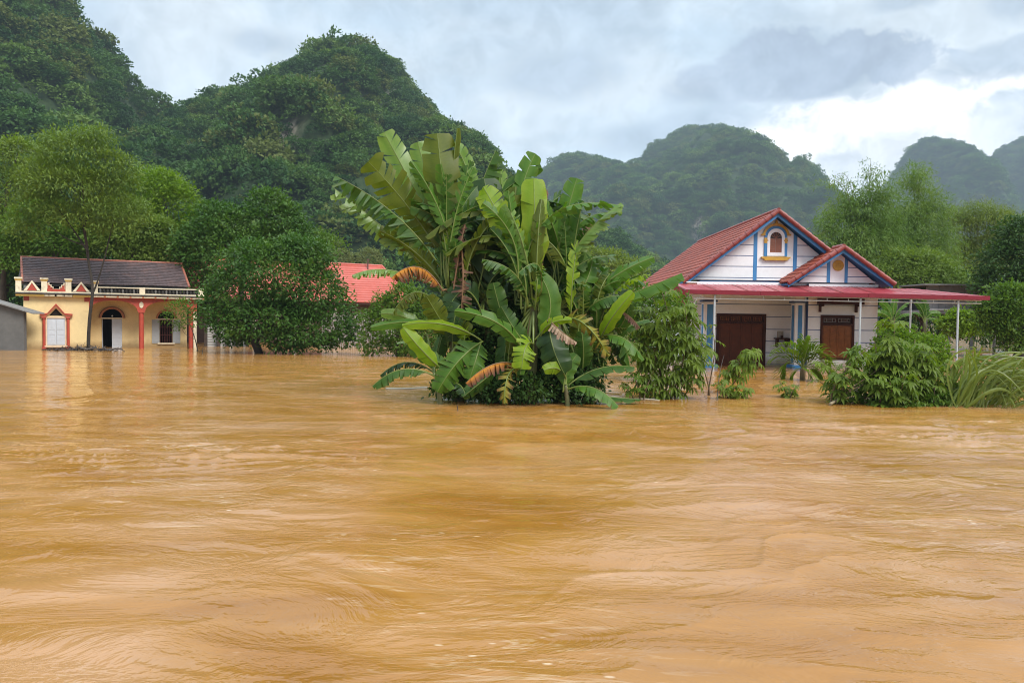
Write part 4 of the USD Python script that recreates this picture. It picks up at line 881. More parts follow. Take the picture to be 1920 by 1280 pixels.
# ------------------------------------------------------------------ trees
bark = mat('grey_brown_bark', (0.085, 0.065, 0.048), rough=0.9, var=0.35, scale=5, bump=0.5, bscale=22)
bark_dark = mat('dark_bark', (0.035, 0.027, 0.020), rough=0.9, var=0.35, scale=5, bump=0.5, bscale=22)
LM = {
    'olive': leafmat('olive_foliage', (0.112, 0.172, 0.029), (0.316, 0.382, 0.066), spec=0.18, trans=0.35, scale=0.55, fine=3.0),
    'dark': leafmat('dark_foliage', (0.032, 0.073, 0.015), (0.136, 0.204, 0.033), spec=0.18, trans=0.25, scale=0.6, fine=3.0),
    'glossy': leafmat('glossy_foliage', (0.042, 0.100, 0.016), (0.213, 0.323, 0.036), spec=0.18, trans=0.25, rough=0.36, scale=0.7, fine=3.5),
    'lime': leafmat('lime_foliage', (0.103, 0.179, 0.012), (0.371, 0.495, 0.027), spec=0.18, trans=0.40, scale=0.6, fine=3.0),
    'shrub': leafmat('shrub_foliage', (0.069, 0.135, 0.016), (0.286, 0.377, 0.044), spec=0.18, trans=0.35, scale=0.9, fine=4.0),
    'pale': leafmat('pale_foliage', (0.119, 0.145, 0.045), (0.262, 0.285, 0.104), spec=0.18, trans=0.25, scale=0.3, fine=1.5),
    'bamboo': leafmat('bamboo_foliage', (0.107, 0.186, 0.039), (0.373, 0.426, 0.091), spec=0.18, trans=0.38, scale=0.35, fine=2.2),
    'bamboo2': leafmat('yellow_bamboo_foliage', (0.127, 0.176, 0.032), (0.413, 0.424, 0.080), spec=0.18, trans=0.38, scale=0.35, fine=2.2),
}
def lobe(px, py, Y, rx, ry, deep=0.85):
    s = Y / F
    return (at(px, py, Y), (rx * s, rx * s * deep, ry * s))
def tree(name, label, lobes, Y, trunk, look, L, W, n, per=6, spread=0.28, rad=0.16, cat='tree', seed=0, bk=None, group=None, branches=(), n_limb=5, **kw):
    """trunk: pixel points (px, py) from the ground up at depth Y; lobes: (px, py, rx, ry[, dY])"""
    rng = np.random.default_rng(seed + 1000)
    base = at(trunk[0][0], trunk[0][1], Y); base[2] = -0.6
    H = thing(name, label, cat, tuple(base), group=group)
    tp = [base] + [at(x, y, Y) + [0, rng.uniform(-0.1, 0.1), 0] for x, y in trunk[1:]]
    c = spline(tp, 20)
    obj('trunk', tube(c, np.linspace(rad, rad * 0.35, 20), 9), bk or bark, H, smooth=True)
    for b in branches:
        p = spline([at(x, y, Y) for x, y in b], 12); obj('branch', tube(p, np.linspace(rad * 0.55, rad * 0.15, 12), 7), bk or bark, H, smooth=True)
    LB = [lobe(l[0], l[1], Y + (l[4] if len(l) > 4 else 0), l[2], l[3]) for l in lobes]
    for k in range(min(n_limb, len(LB))):
        q = LB[k][0]; a = c[rng.integers(9, 17)]
        p = spline([a, (a + q) / 2 + rng.normal(0, 0.15, 3) - [0, 0, 0.15], q + rng.normal(0, 0.1, 3)], 9)
        obj('branch', tube(p, np.linspace(rad * 0.4, rad * 0.08, 9), 6), bk or bark, H, smooth=True)
    obj('crown', clumps(rng, LB, n, per, L, W, spread=spread, **kw), LM[look], H)
    return H
# far left, behind and over the cream house
tree('feathery_tree', 'tall feathery yellow green tree whose forked trunk stands before the cream house', [(150, 288, 62, 30), (85, 325, 44, 28, 0.6), (212, 312, 40, 24), (140, 350, 80, 32), (75, 385, 46, 30), (205, 385, 50, 28), (150, 410, 60, 28), (172, 258, 40, 12), (118, 266, 40, 14), (232, 340, 30, 18), (60, 350, 30, 22), (225, 420, 34, 22), (250, 400, 26, 18), (40, 430, 30, 24)], 35.0,
     [(164, 656), (166, 620), (172, 580), (175, 548), (166, 500), (161, 430), (156, 330)], 'olive', 0.20, 0.06, 2000, per=11, spread=0.27, rad=0.085, bk=bark_dark, seed=1, up=1.6, droop=0.25, branches=[[(175, 548), (188, 512), (197, 480), (214, 410)], [(164, 470), (130, 420), (100, 380)]], shell=(0.55, 1.06))
tree('feathery_tree', 'bushy yellow green tree rising at the left edge of the picture', [(34, 292, 50, 30), (-18, 310, 60, 42), (66, 340, 40, 36), (10, 360, 60, 44), (50, 400, 50, 40), (-30, 400, 60, 50), (20, 450, 70, 40), (75, 300, 30, 20)], 44.0, [(5, 600), (8, 480), (15, 340)], 'olive', 0.23, 0.085, 2200, per=10, spread=0.22, rad=0.2, seed=2, up=1.0)
tree('dense_tree', 'dark tree in deep shade between the left edge and the cream house', [(10, 470, 70, 50), (70, 480, 55, 46), (-40, 430, 80, 70), (0, 550, 60, 55), (55, 545, 45, 40), (110, 500, 50, 40)], 47.0, [(10, 640), (12, 560), (15, 470)], 'dark', 0.24, 0.11, 2300, per=7, rad=0.25, seed=3, bk=bark_dark)
tree('dense_tree', 'dark green tree right behind the brown tile roof', [(235, 440, 60, 45), (160, 450, 50, 50), (300, 490, 55, 48), (352, 515, 45, 55), (250, 510, 60, 40), (190, 480, 60, 40), (380, 560, 40, 50)], 46.5, [(280, 640), (282, 560), (285, 480)], 'dark', 0.24, 0.11, 2300, per=7, rad=0.22, seed=4, bk=bark_dark)
tree('broadleaf_tree', 'bright lime green tree above the right end of the brown tile roof', [(268, 415, 46, 38), (330, 385, 46, 38), (300, 345, 36, 24), (300, 450, 50, 36), (366, 418, 36, 30), (262, 470, 36, 26), (335, 450, 46, 34), (395, 450, 30, 26)], 43.5, [(320, 640), (322, 560), (325, 440)], 'lime', 0.22, 0.11, 1500, per=8, rad=0.16, seed=5, up=1.0, spread=0.24)
tree('feathery_tree', 'layered mid green tree top peeking over the lime green tree', [(290, 335, 36, 12), (262, 352, 46, 14), (315, 352, 36, 12), (240, 372, 40, 16), (300, 372, 46, 16)], 46.0, [(290, 640), (290, 480), (288, 350)], 'shrub', 0.22, 0.07, 900, per=8, rad=0.14, seed=6, up=1.8, n_limb=3)
tree('broadleaf_tree', 'large dark green tree with a pointed top behind the round tree', [(505, 388, 36, 30), (530, 415, 40, 34), (470, 425, 46, 34), (415, 425, 52, 36), (552, 450, 36, 36), (375, 470, 46, 48), (440, 480, 70, 46), (490, 470, 60, 46), (380, 530, 46, 50), (395, 395, 26, 16)], 41.0, [(450, 650), (452, 560), (470, 450)], 'glossy', 0.22, 0.095, 3600, per=7, rad=0.24, seed=7, spread=0.26)
tree('broadleaf_tree', 'slim olive tree top leaning right of the round tree above the red roof', [(590, 452, 36, 16), (620, 458, 22, 10), (565, 470, 30, 24)], 42.5, [(560, 650), (562, 560), (575, 470)], 'shrub', 0.18, 0.07, 480, per=7, rad=0.12, seed=8, n_limb=3)
tree('round_tree', 'dense rounded dark green tree standing in the water beside the cream house', [(515, 520, 80, 56), (455, 545, 56, 56), (585, 550, 58, 52), (625, 595, 38, 48), (420, 580, 42, 42), (500, 600, 80, 40), (555, 478, 46, 32), (475, 488, 50, 32), (580, 620, 60, 32), (440, 625, 30, 22), (640, 625, 26, 30), (545, 640, 40, 18), (600, 480, 24, 24)], 34.0,
     [(486, 663), (478, 640), (466, 612), (480, 570)], 'glossy', 0.19, 0.085, 5600, per=7, rad=0.22, seed=9, bk=bark_dark, spread=0.24, branches=[[(470, 640), (448, 610), (425, 585)], [(478, 640), (520, 600)]], low=-0.8)
tree('sapling', 'loose leafy branch of a sapling hanging before the end of the cream house', [(336, 584, 22, 22), (316, 596, 12, 12), (352, 602, 14, 14), (338, 615, 9, 9)], 35.4, [(372, 655), (362, 620), (345, 590)], 'shrub', 0.13, 0.06, 150, per=6, rad=0.03, seed=10, n_limb=3, spread=0.16)
tree('dense_shrub', 'yellow green shrub crowding the fence left of the banana clump', [(735, 605, 42, 46), (700, 635, 24, 28), (760, 565, 30, 32), (795, 620, 36, 46), (722, 575, 22, 22), (770, 645, 40, 22), (690, 600, 14, 18)], 33.0, [(745, 668), (746, 640), (748, 600)], 'shrub', 0.14, 0.075, 1900, per=7, rad=0.07, seed=11, cat='shrub', spread=0.17, low=-0.9)
for k, (px, py, rx, ry, Y, lab) in enumerate([(641, 484, 17, 15, 112, 'small pale round tree above the left part of the red roof'), (668, 489, 13, 11, 116, 'smallest pale round tree, in the middle above the red roof'), (693, 483, 21, 17, 114, 'largest pale round tree above the right part of the red roof')]):
    tree('round_tree', lab, [(px, py, rx, ry), (px - rx * 0.5, py + 8, rx * 0.6, ry * 0.6), (px + rx * 0.5, py + 9, rx * 0.6, ry * 0.6)], Y, [(px, 560), (px, 520), (px, py)], 'pale', 0.30, 0.16, 420, per=6, rad=0.12, seed=12 + k, spread=0.25, n_limb=2)
tree('broadleaf_tree', 'olive tree showing between the banana leaves and the tiled house roof', [(1140, 488, 38, 18), (1105, 480, 22, 14), (1182, 505, 30, 18), (1150, 520, 60, 30)], 62.0, [(1145, 640), (1146, 560), (1146, 500)], 'bamboo2', 0.30, 0.13, 900, per=6, rad=0.2, seed=16)
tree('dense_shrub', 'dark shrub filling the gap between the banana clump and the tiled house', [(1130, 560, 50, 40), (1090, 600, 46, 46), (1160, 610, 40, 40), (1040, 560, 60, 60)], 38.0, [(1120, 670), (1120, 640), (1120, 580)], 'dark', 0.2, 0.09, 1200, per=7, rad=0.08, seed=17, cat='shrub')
# right: bamboo and dark trees behind the carport
def bamboo(label, lobes, Y, base, tips, look, n, seed, culms=12, drop=0.9):
    rng = np.random.default_rng(seed + 2000)
    b = at(base[0], base[1], Y); b[2] = -0.5
    H = thing('bamboo_clump', label, 'bamboo', tuple(b))
    cm = mat('bamboo_culm', (0.10, 0.115, 0.04), rough=0.5, var=0.3, scale=2)
    tips = list(tips) + [(l[0] + rng.uniform(-0.8, 0.8) * l[2], l[1] - rng.uniform(-0.2, 0.9) * l[3]) for l in lobes for _ in range(max(1, (culms - len(tips)) // len(lobes)))]
    PTS, OUT = [], []
    for tx, ty in tips:
        t = at(tx, ty, Y + rng.uniform(-1.2, 1.2)); s = b + [rng.uniform(-0.9, 0.9), rng.uniform(-0.6, 0.6), 0]
        mid = s + (t - s) * [0.28, 0.3, 0.62]
        c = spline([s, mid, t, t + (t - mid) * [0.30, 0.3, 0.0] - [0, 0, 0.25]], 22)
        obj('culm', tube(c, np.linspace(0.045, 0.008, 22), 6), cm, H, smooth=True)
        k = rng.integers(9, 22, 34); PTS.append(c[k] + rng.normal(0, 0.28, (34, 3)) * [1, 1, 0.5])
    LB = [lobe(l[0], l[1], Y + rng.uniform(-0.8, 0.8), l[2] * 1.22, l[3] * 1.08) for l in lobes]
    m1 = clumps(rng, LB, n, 8, 0.30, 0.045, spread=0.26, shell=(0.25, 1.08), up=0.4, droop=drop, keep=0.45)
    P = np.repeat(np.vstack(PTS), 7, 0); P = P + rng.normal(0, 0.16, P.shape)
    d = unit(rng.normal(0, 1, P.shape) * [1, 1, 0.5] - [0, 0, 0.6])
    m2 = leafcards(P, d, unit(rng.normal(0, 0.5, P.shape) + [0, 0, 1]), 0.28 * rng.uniform(0.7, 1.2, len(P)), 0.045)
    obj('foliage', join(m1, m2), LM[look], H)
    return H
bamboo('grey green bamboo clump with wispy tips right behind the tiled house', [(1600, 400, 46, 36), (1556, 440, 30, 42), (1648, 375, 30, 42), (1600, 470, 52, 46), (1645, 450, 46, 54), (1570, 500, 46, 40), (1630, 520, 60, 30)], 46.0, (1610, 640), [(1548, 335), (1575, 325), (1560, 345), (1632, 304), (1648, 318), (1618, 330), (1590, 345)], 'bamboo', 3000, 1, culms=24)
bamboo('tall bamboo clump with a single high plume right of the wispy one', [(1716, 345, 24, 32), (1742, 395, 34, 40), (1700, 420, 40, 46), (1752, 455, 36, 46), (1690, 470, 50, 50), (1740, 510, 56, 34), (1665, 430, 34, 46)], 48.0, (1715, 640), [(1715, 318), (1735, 335), (1700, 350), (1770, 390)], 'bamboo', 2800, 2, culms=22)
bamboo('yellowish bamboo clump at the right, bowing over behind the awning end', [(1800, 420, 46, 30), (1848, 405, 36, 24), (1886, 420, 32, 26), (1830, 470, 60, 40), (1908, 445, 36, 36), (1860, 500, 60, 40), (1790, 500, 40, 40)], 53.0, (1840, 640), [(1805, 378), (1850, 380), (1890, 395)], 'bamboo2', 2700, 3, culms=18)
tree('broadleaf_tree', 'olive broadleaf tree close behind the right end of the red awning', [(1735, 500, 40, 26), (1690, 495, 32, 24), (1770, 530, 44, 22), (1710, 530, 50, 24), (1650, 520, 26, 20)], 43.0, [(1730, 640), (1728, 590), (1725, 520)], 'olive', 0.22, 0.09, 1300, per=7, rad=0.14, seed=20)
tree('dense_tree', 'dark tree shading the water behind the carport posts', [(1680, 560, 50, 40), (1750, 590, 55, 44), (1845, 600, 55, 44), (1790, 560, 60, 40), (1660, 620, 50, 40), (1720, 630, 50, 30)], 49.0, [(1760, 650), (1760, 610), (1760, 560)], 'dark', 0.26, 0.11, 1700, per=7, rad=0.2, seed=21, bk=bark_dark, low=-0.9)
tree('dense_tree', 'tall dark tree cut by the right edge above the stilt hut', [(1885, 500, 40, 44), (1925, 450, 46, 40), (1862, 540, 30, 28), (1925, 560, 50, 56), (1900, 600, 40, 40)], 38.0, [(1915, 660), (1912, 600), (1905, 520)], 'dark', 0.2, 0.09, 2100, per=7, rad=0.2, seed=22, bk=bark_dark)
tree('feathery_tree', 'leaning green tree with layered sprays at the end of the awning', [(1868, 572, 34, 16), (1905, 562, 36, 26), (1848, 592, 20, 13), (1885, 600, 36, 18), (1915, 615, 30, 26), (1870, 622, 24, 13), (1905, 645, 30, 14), (1880, 545, 18, 12)], 28.0, [(1880, 700), (1900, 668), (1918, 640), (1915, 590)], 'shrub', 0.15, 0.06, 1300, per=7, rad=0.07, seed=23, up=1.4, spread=0.16, bk=bark_dark)
tree('young_tree', 'young lime green tree between the carport posts', [(1800, 596, 20, 12), (1780, 606, 16, 11), (1826, 602, 15, 11), (1795, 622, 20, 14), (1822, 622, 12, 10)], 33.0, [(1795, 672), (1796, 640), (1800, 605)], 'lime', 0.16, 0.085, 420, per=7, rad=0.04, seed=24, up=0.9, spread=0.14)
tree('vine_heap', 'heap of pale green vines leaning on the rear carport post', [(1690, 646, 36, 22), (1742, 656, 32, 26), (1655, 662, 24, 20), (1720, 676, 46, 20), (1672, 628, 18, 14)], 25.0, [(1700, 690), (1700, 670), (1698, 640)], 'lime', 0.13, 0.075, 1000, per=7, rad=0.04, seed=25, cat='vines', spread=0.13, low=-0.9)

tree('dense_shrub', 'dense green shrub between the tall cassava and the side wall of the tiled house', [(1232, 600, 46, 46), (1210, 566, 34, 26), (1262, 640, 34, 40), (1215, 650, 36, 36), (1270, 580, 24, 30)], 21.5, [(1238, 706), (1238, 670), (1236, 620)], 'shrub', 0.13, 0.055, 1100, per=7, rad=0.05, seed=30, cat='shrub', spread=0.13, low=-0.9)

tree('broadleaf_tree', 'yellow green tree filling the belt just behind the left part of the brown tile roof', [(60, 430, 50, 40), (120, 460, 50, 36), (30, 490, 46, 36), (90, 400, 36, 26), (175, 440, 46, 34)], 42.0, [(90, 640), (92, 560), (95, 460)], 'shrub', 0.22, 0.09, 1700, per=8, rad=0.16, seed=31, spread=0.24)
tree('broadleaf_tree', 'olive tree filling the belt just behind the middle of the brown tile roof', [(225, 455, 46, 36), (270, 478, 46, 26), (200, 405, 36, 30), (240, 400, 40, 26), (330, 480, 40, 30), (290, 440, 40, 30)], 41.5, [(250, 640), (250, 560), (248, 470)], 'olive', 0.21, 0.085, 1700, per=8, rad=0.15, seed=32, spread=0.24)

# ------------------------------------------------------------------ banana clump
def bananamat(name, inner, mid, edge, trans=0.34, rough=0.46, spec=0.32, warm=(1.2, 1.25, 0.4), noise=0.5):
    """colour runs from the midrib to the margin (st.y) and varies along the side veins (st.x)"""
    i, m_, e = (np.array(c, float) for c in (inner, mid, edge))
    N = {'u': ('attribute', {'attribute': 'st'}), 'mp': ('mapping', {'scale': (26.0, 0.9, 1.0)}), 'v': ('noise_texture', {'scale': 1.0, 'detail': 4.0}), 'g': ('geometry', {}), 'n': ('noise_texture', {'scale': 1.6, 'detail': 5.0, 'roughness': 0.6}),
         's': ('separate_xyz', {}), 'ab': ('math', {'math_type': 'absolute'}), 'o1': ('math', {'math_type': 'multiply_add', 'value2': noise, 'value3': -noise * 0.5}), 'o2': ('math', {'math_type': 'multiply_add', 'value2': noise * 1.2, 'value3': -noise * 0.6}), 'a1': ('math', {'math_type': 'add'}), 'a2': ('math', {'math_type': 'add'}),
         'r': ('rgb_ramp', {'ramp': [(0.02, tuple(i)), (0.45, tuple(m_)), (1.0, tuple(e))]}), 't': ('mix_color', {'blend_type': 'multiply', 'fac': 1.0, 'b': warm}), 'b': ('bump', {'strength': 0.35, 'distance': 0.008}),
         'p': ('principled_bsdf', {'roughness': rough, 'specular_ior_level': spec}), 'tr': ('translucent_bsdf', {}), 'mx': ('mix_closure', {'fac': trans})}
    L = [('u.vector', 'mp.vector'), ('mp.vector', 'v.vector'), ('u.vector', 's.vector'), ('s.y', 'ab.value1'), ('g.position', 'n.vector'), ('v.fac', 'o1.value1'), ('n.fac', 'o2.value1'), ('ab.value', 'a1.value1'), ('o1.value', 'a1.value2'), ('a1.value', 'a2.value1'), ('o2.value', 'a2.value2'), ('a2.value', 'r.fac'), ('r.color', 'p.base_color'), ('r.color', 't.a'), ('t.result', 'tr.color'), ('v.fac', 'b.height'), ('b.normal', 'p.normal'), ('p.BSDF', 'mx.closure1'), ('tr.BSDF', 'mx.closure2')]
    return usdkit.material(stage, f'/World/Looks/{name}', N, L, surface='mx.closure')
BL = {
    'green': bananamat('banana_green', (0.084, 0.173, 0.017), (0.057, 0.139, 0.012), (0.089, 0.164, 0.018)),
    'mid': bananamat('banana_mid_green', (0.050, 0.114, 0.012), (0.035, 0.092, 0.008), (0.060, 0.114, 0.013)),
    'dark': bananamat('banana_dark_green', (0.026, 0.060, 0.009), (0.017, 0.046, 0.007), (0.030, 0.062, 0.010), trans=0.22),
    'olive': bananamat('banana_olive', (0.109, 0.139, 0.012), (0.084, 0.114, 0.008), (0.119, 0.139, 0.013), trans=0.42),
    'lime': bananamat('banana_lime', (0.236, 0.342, 0.020), (0.195, 0.313, 0.012), (0.260, 0.342, 0.020), trans=0.5),
    'pale': bananamat('banana_pale', (0.173, 0.263, 0.067), (0.129, 0.223, 0.046), (0.183, 0.263, 0.071), rough=0.3),
    'orange': bananamat('banana_orange_dead', (0.504, 0.210, 0.017), (0.252, 0.092, 0.018), (0.063, 0.030, 0.020), trans=0.25, rough=0.7, warm=(1.2, 1.0, 0.6), noise=0.55),
    'dead': bananamat('banana_brown_dead', (0.19, 0.100, 0.060), (0.115, 0.060, 0.040), (0.170, 0.100, 0.070), trans=0.15, rough=0.75, warm=(1.1, 1.0, 0.8)),
    'yellow': bananamat('banana_yellowing', (0.19, 0.200, 0.020), (0.23, 0.190, 0.020), (0.120, 0.060, 0.025), trans=0.3, rough=0.5),
    'tan': bananamat('banana_tan_dead', (0.36, 0.26, 0.17), (0.28, 0.19, 0.12), (0.34, 0.22, 0.16), trans=0.15, rough=0.7, warm=(1.1, 1.0, 0.8)),
}
rib_mat = mat('banana_midrib', (0.135, 0.175, 0.035), rough=0.4, var=0.15)
rib_dead = mat('banana_dry_midrib', (0.20, 0.11, 0.05), rough=0.7, var=0.2)
def banana_blade(P, W, mode='f', tear=0.3, fold=18, curl=12, roll=0, seed=0, t0=0.10, blunt=0.5, dead=False):
    """a banana leaf along the 3-D curve P; the blade is torn between its side veins into strips that move apart"""
    rng = np.random.default_rng(seed)
    n = len(P); T = unit(np.gradient(P, axis=0)); V = unit(P - EYE)
    if mode == 'f':
        S = unit(np.cross(T, V)); Nn = np.cross(S, T)
        Nn = np.where(((Nn * -V).sum(1) < 0)[:, None], -Nn, Nn)
        S = np.cross(T, Nn)
    else:
        S = unit(np.cross(T, [0, 0, 1.0])); Nn = np.cross(S, T)
    a = math.radians(roll); S, Nn = S * math.cos(a) + Nn * math.sin(a), Nn * math.cos(a) - S * math.sin(a)
    ti = np.linspace(0, 1, n); ip = lambda A, t: np.stack([np.interp(t, ti, A[:, k]) for k in range(3)], -1)
    def prof(t):
        s = np.clip((t - t0) / (1 - t0), 0, 1)
        return np.clip(s / 0.20, 0, 1) ** 0.55 * (1 - np.clip((s - 0.5) / 0.5, 0, 1) ** (2 + 4 * blunt)) ** (0.8 - 0.35 * blunt)
    length = np.linalg.norm(np.diff(P, axis=0), axis=1).sum()
    vs, fs, uv, k0 = [], [], [], 0
    for half in (-1, 1):
        cuts = [t0]; t = t0
        while t < 1:
            t += rng.uniform(0.03, 0.10) / max(tear, 0.08) ** 0.8 * 0.55
            if 1 - t < 0.03:
                break
            cuts.append(t)
        cuts.append(1.0)
        wob = rng.uniform(0, 6)
        for ta, tb in zip(cuts[:-1], cuts[1:]):
            ns = max(2, int(math.ceil((tb - ta) * 26)) + 1); M = 5
            tt = np.linspace(ta, tb, ns)[:, None] * np.ones(M); v = np.linspace(0, 1, M)[None] * np.ones((ns, 1))
            gap = min(0.5, 0.10 + 0.55 * tear * rng.uniform(0.3, 1.0)) if tear > 0.12 else 0.0
            tc = (ta + tb) / 2; te = tt + (tc - tt) * gap * v ** 1.5 + v * 0.05 * (1 if tear < 0.9 else rng.uniform(-0.6, 1.4))
            te = np.clip(te, 0, 1)
            jit = rng.normal(0, 26 * tear + 2); cut = 1 - (rng.uniform(0, 0.35) if tear > 0.5 else rng.uniform(0, 0.06))
            ang = np.radians(fold + jit + (curl + rng.normal(0, 10 * tear)) * v + 7 * np.sin(tt * 23 + wob) * v + 4 * np.sin(tt * 51 + wob * 2) * v * v)
            w = W / 2 * prof(tt) * cut * (1 + 0.05 * np.sin(tt * 31 + wob))
            # walk outwards so that the bending keeps the strip's length
            dv = np.diff(v, axis=1, prepend=0)
            ox, oz = np.cumsum(dv * np.cos(ang), 1) * w, -np.cumsum(dv * np.sin(ang), 1) * w
            c = ip(P, te); s_, n_ = ip(S, te), ip(Nn, te)
            q = c + s_ * (half * ox)[..., None] + n_ * oz[..., None]
            i, j = np.meshgrid(np.arange(ns - 1), np.arange(M - 1), indexing='ij')
            f = np.stack([i * M + j, i * M + j + 1, (i + 1) * M + j + 1, (i + 1) * M + j], -1).reshape(-1, 4)
            vs.append(q.reshape(-1, 3)); uv.append(np.stack([tt * length, half * v], -1).reshape(-1, 2)); fs.append(f + k0); k0 += ns * M
    return vf((np.vstack(vs), np.vstack(fs))), np.vstack(uv)
def P3(pts, Y0, dz):
    return [at(px, py, Y0 + d) for (px, py), d in zip(pts, dz)]
class Banana:
    def __init__(s, label, foot, crown, Y, rad, group=None, Ycrown=None):
        s.Y = Y; b = at(*foot, Y); b[2] = -0.5; s.top = at(*crown, Ycrown or Y)
        s.H = thing('banana_plant', label, 'banana plant', tuple(b)); s.k = 0
        c = spline([b, (b + s.top) / 2 + [0.04, 0, 0], s.top], 14)
        obj('pseudostem', tube(c, np.linspace(rad, rad * 0.55, 14), 12), STEM, s.H, smooth=True)
    def leaf(s, base, mid, tip, w, mode='f', tear=0.3, look='green', fold=16, curl=12, dz=(0, 0, 0), roll=0, t0=0.10, blunt=0.5, seed=None, joint=True):
        s.k += 1; sd = seed if seed is not None else hash_((s.k, base[0], tip[1]))
        pts = P3([base, mid, tip], s.Y, dz)
        P = spline(pts, 30)
        m, uv = banana_blade(P, w / ppm(s.Y + dz[1]), mode, tear, fold, curl, roll, sd, t0, blunt)
        lf = obj('leaf', m, BL[look], s.H, uv=uv, smooth=True, label={'orange': 'dead orange brown leaf', 'dead': 'dead brown leaf', 'tan': 'dry tan leaf', 'yellow': 'yellowing leaf'}.get(look))
        d = look in ('orange', 'dead', 'tan')
        r = np.linspace(0.020, 0.004, 30)
        C = P
        if joint:                                            # the stalk runs back to the crown of its stem
            a = s.top + (pts[0] - s.top) * [0.15, 0.15, 0.15]; dd = unit(P[2] - P[0])
            q = spline([a, a + (pts[0] - a) * 0.5 + [0, 0, 0.02], pts[0]], 8)
            C = np.vstack([q[:-1], P]); r = np.r_[np.linspace(0.034, 0.021, 7), r]
        obj('midrib', tube(C, r, 6, cap=False), rib_dead if d else rib_mat, lf, smooth=True)
def hash_(t):
    h = 17
    for x in t:
        h = (h * 31 + int(x * 7)) % 1000003
    return h
STEM = mat('banana_stem', (0.085, 0.090, 0.028), rough=0.6, var=0.4, scale=3, dirt=(0.10, 0.055, 0.03), dirt_scale=2.5, dirt_amt=0.8)
A = Banana('tall banana plant on the left of the clump with upright olive leaves', (862, 742), (842, 545), 15.9, 0.15)
A.leaf((838, 520), (735, 398), (628, 330), 78, 'h', 0.95, 'mid', fold=66, curl=8, dz=(0, -0.3, -0.6), t0=0.22)
A.leaf((832, 535), (722, 430), (625, 352), 60, 'h', 1.0, 'pale', fold=58, curl=14, dz=(0.2, 0.1, -0.2), t0=0.30)
A.leaf((840, 505), (778, 405), (690, 303), 82, 'f', 0.55, 'olive', fold=8, curl=10, dz=(0, 0.1, -0.3), blunt=0.8, t0=0.16)
A.leaf((842, 480), (780, 360), (720, 248), 50, 'f', 0.22, 'pale', fold=8, curl=8, dz=(0.1, 0.5, 0.5), blunt=1.0, t0=0.14)
A.leaf((846, 450), (806, 345), (783, 266), 50, 'f', 0.35, 'pale', fold=12, curl=14, dz=(0.1, 0.6, 0.7), blunt=0.8)
A.leaf((838, 530), (832, 390), (820, 250), 74, 'f', 0.14, 'olive', fold=10, curl=8, dz=(0, -0.1, 0.1), blunt=1.0, t0=0.12)
A.leaf((845, 430), (849, 320), (858, 240), 26, 'f', 0.1, 'olive', fold=35, curl=45, dz=(0, 0.1, 0), blunt=0.6, roll=25)
A.leaf((856, 445), (880, 340), (850, 268), 36, 'f', 0.3, 'pale', fold=30, curl=20, dz=(0.1, 0.4, 0.6), roll=35, blunt=0.6)
A.leaf((862, 460), (878, 370), (868, 296), 40, 'f', 0.45, 'pale', fold=18, dz=(0.2, 0.7, 0.9), blunt=0.7)
A.leaf((836, 540), (775, 470), (712, 432), 50, 'f', 0.6, 'olive', fold=14, dz=(0, 0.1, -0.1), roll=20)
A.leaf((830, 545), (772, 500), (733, 522), 62, 'h', 0.95, 'orange', fold=62, curl=10, dz=(-0.2, -0.6, -0.8), t0=0.06)
A.leaf((772, 520), (715, 505), (660, 516), 36, 'h', 0.6, 'pale', fold=40, curl=26, dz=(-0.3, -0.6, -0.9), t0=0.02, joint=True)
A.leaf((826, 575), (778, 548), (735, 590), 44, 'h', 0.9, 'olive', fold=56, curl=10, dz=(-0.1, -0.4, -0.5), t0=0.05)
A.leaf((850, 545), (862, 470), (872, 420), 34, 'f', 0.9, 'dead', fold=40, curl=30, dz=(-0.2, -0.3, -0.2))
A.leaf((866, 470), (868, 535), (862, 600), 56, 'f', 1.0, 'dead', fold=46, curl=40, dz=(-0.35, -0.4, -0.35), t0=0.0, joint=False)
A.leaf((850, 640), (820, 590), (800, 556), 44, 'f', 0.3, 'olive', fold=10, dz=(-0.2, -0.5, -0.6))
A.leaf((835, 560), (790, 500), (762, 470), 40, 'f', 0.5, 'mid', fold=14, dz=(0.2, 0.4, 0.5))
B = Banana('banana plant behind the middle of the clump with broad dark leaves', (925, 742), (908, 560), 16.3, 0.15)
B.leaf((868, 540), (886, 400), (930, 282), 74, 'h', 0.95, 'mid', fold=58, curl=12, dz=(0, 0, 0.1), t0=0.18)
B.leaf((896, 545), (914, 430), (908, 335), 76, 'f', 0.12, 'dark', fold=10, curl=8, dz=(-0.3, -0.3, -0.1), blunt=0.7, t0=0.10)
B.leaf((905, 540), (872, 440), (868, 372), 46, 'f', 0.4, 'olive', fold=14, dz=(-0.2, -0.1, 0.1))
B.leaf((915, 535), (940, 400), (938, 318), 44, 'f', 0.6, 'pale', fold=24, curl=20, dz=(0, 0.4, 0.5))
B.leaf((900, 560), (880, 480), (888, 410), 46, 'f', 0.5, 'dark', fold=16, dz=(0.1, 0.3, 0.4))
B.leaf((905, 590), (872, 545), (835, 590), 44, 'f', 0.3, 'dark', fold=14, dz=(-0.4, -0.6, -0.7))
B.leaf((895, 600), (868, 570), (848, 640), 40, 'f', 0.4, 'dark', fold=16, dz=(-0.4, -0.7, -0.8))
B.leaf((915, 570), (925, 520), (960, 500), 40, 'f', 0.4, 'dark', fold=16, dz=(-0.3, -0.4, -0.4))
C = Banana('banana plant in the centre of the clump carrying the bright lime leaf', (990, 744), (1000, 575), 15.6, 0.14)
C.leaf((985, 500), (950, 430), (906, 350), 54, 'f', 0.35, 'lime', fold=14, curl=12, dz=(0, -0.2, 0), blunt=0.6)
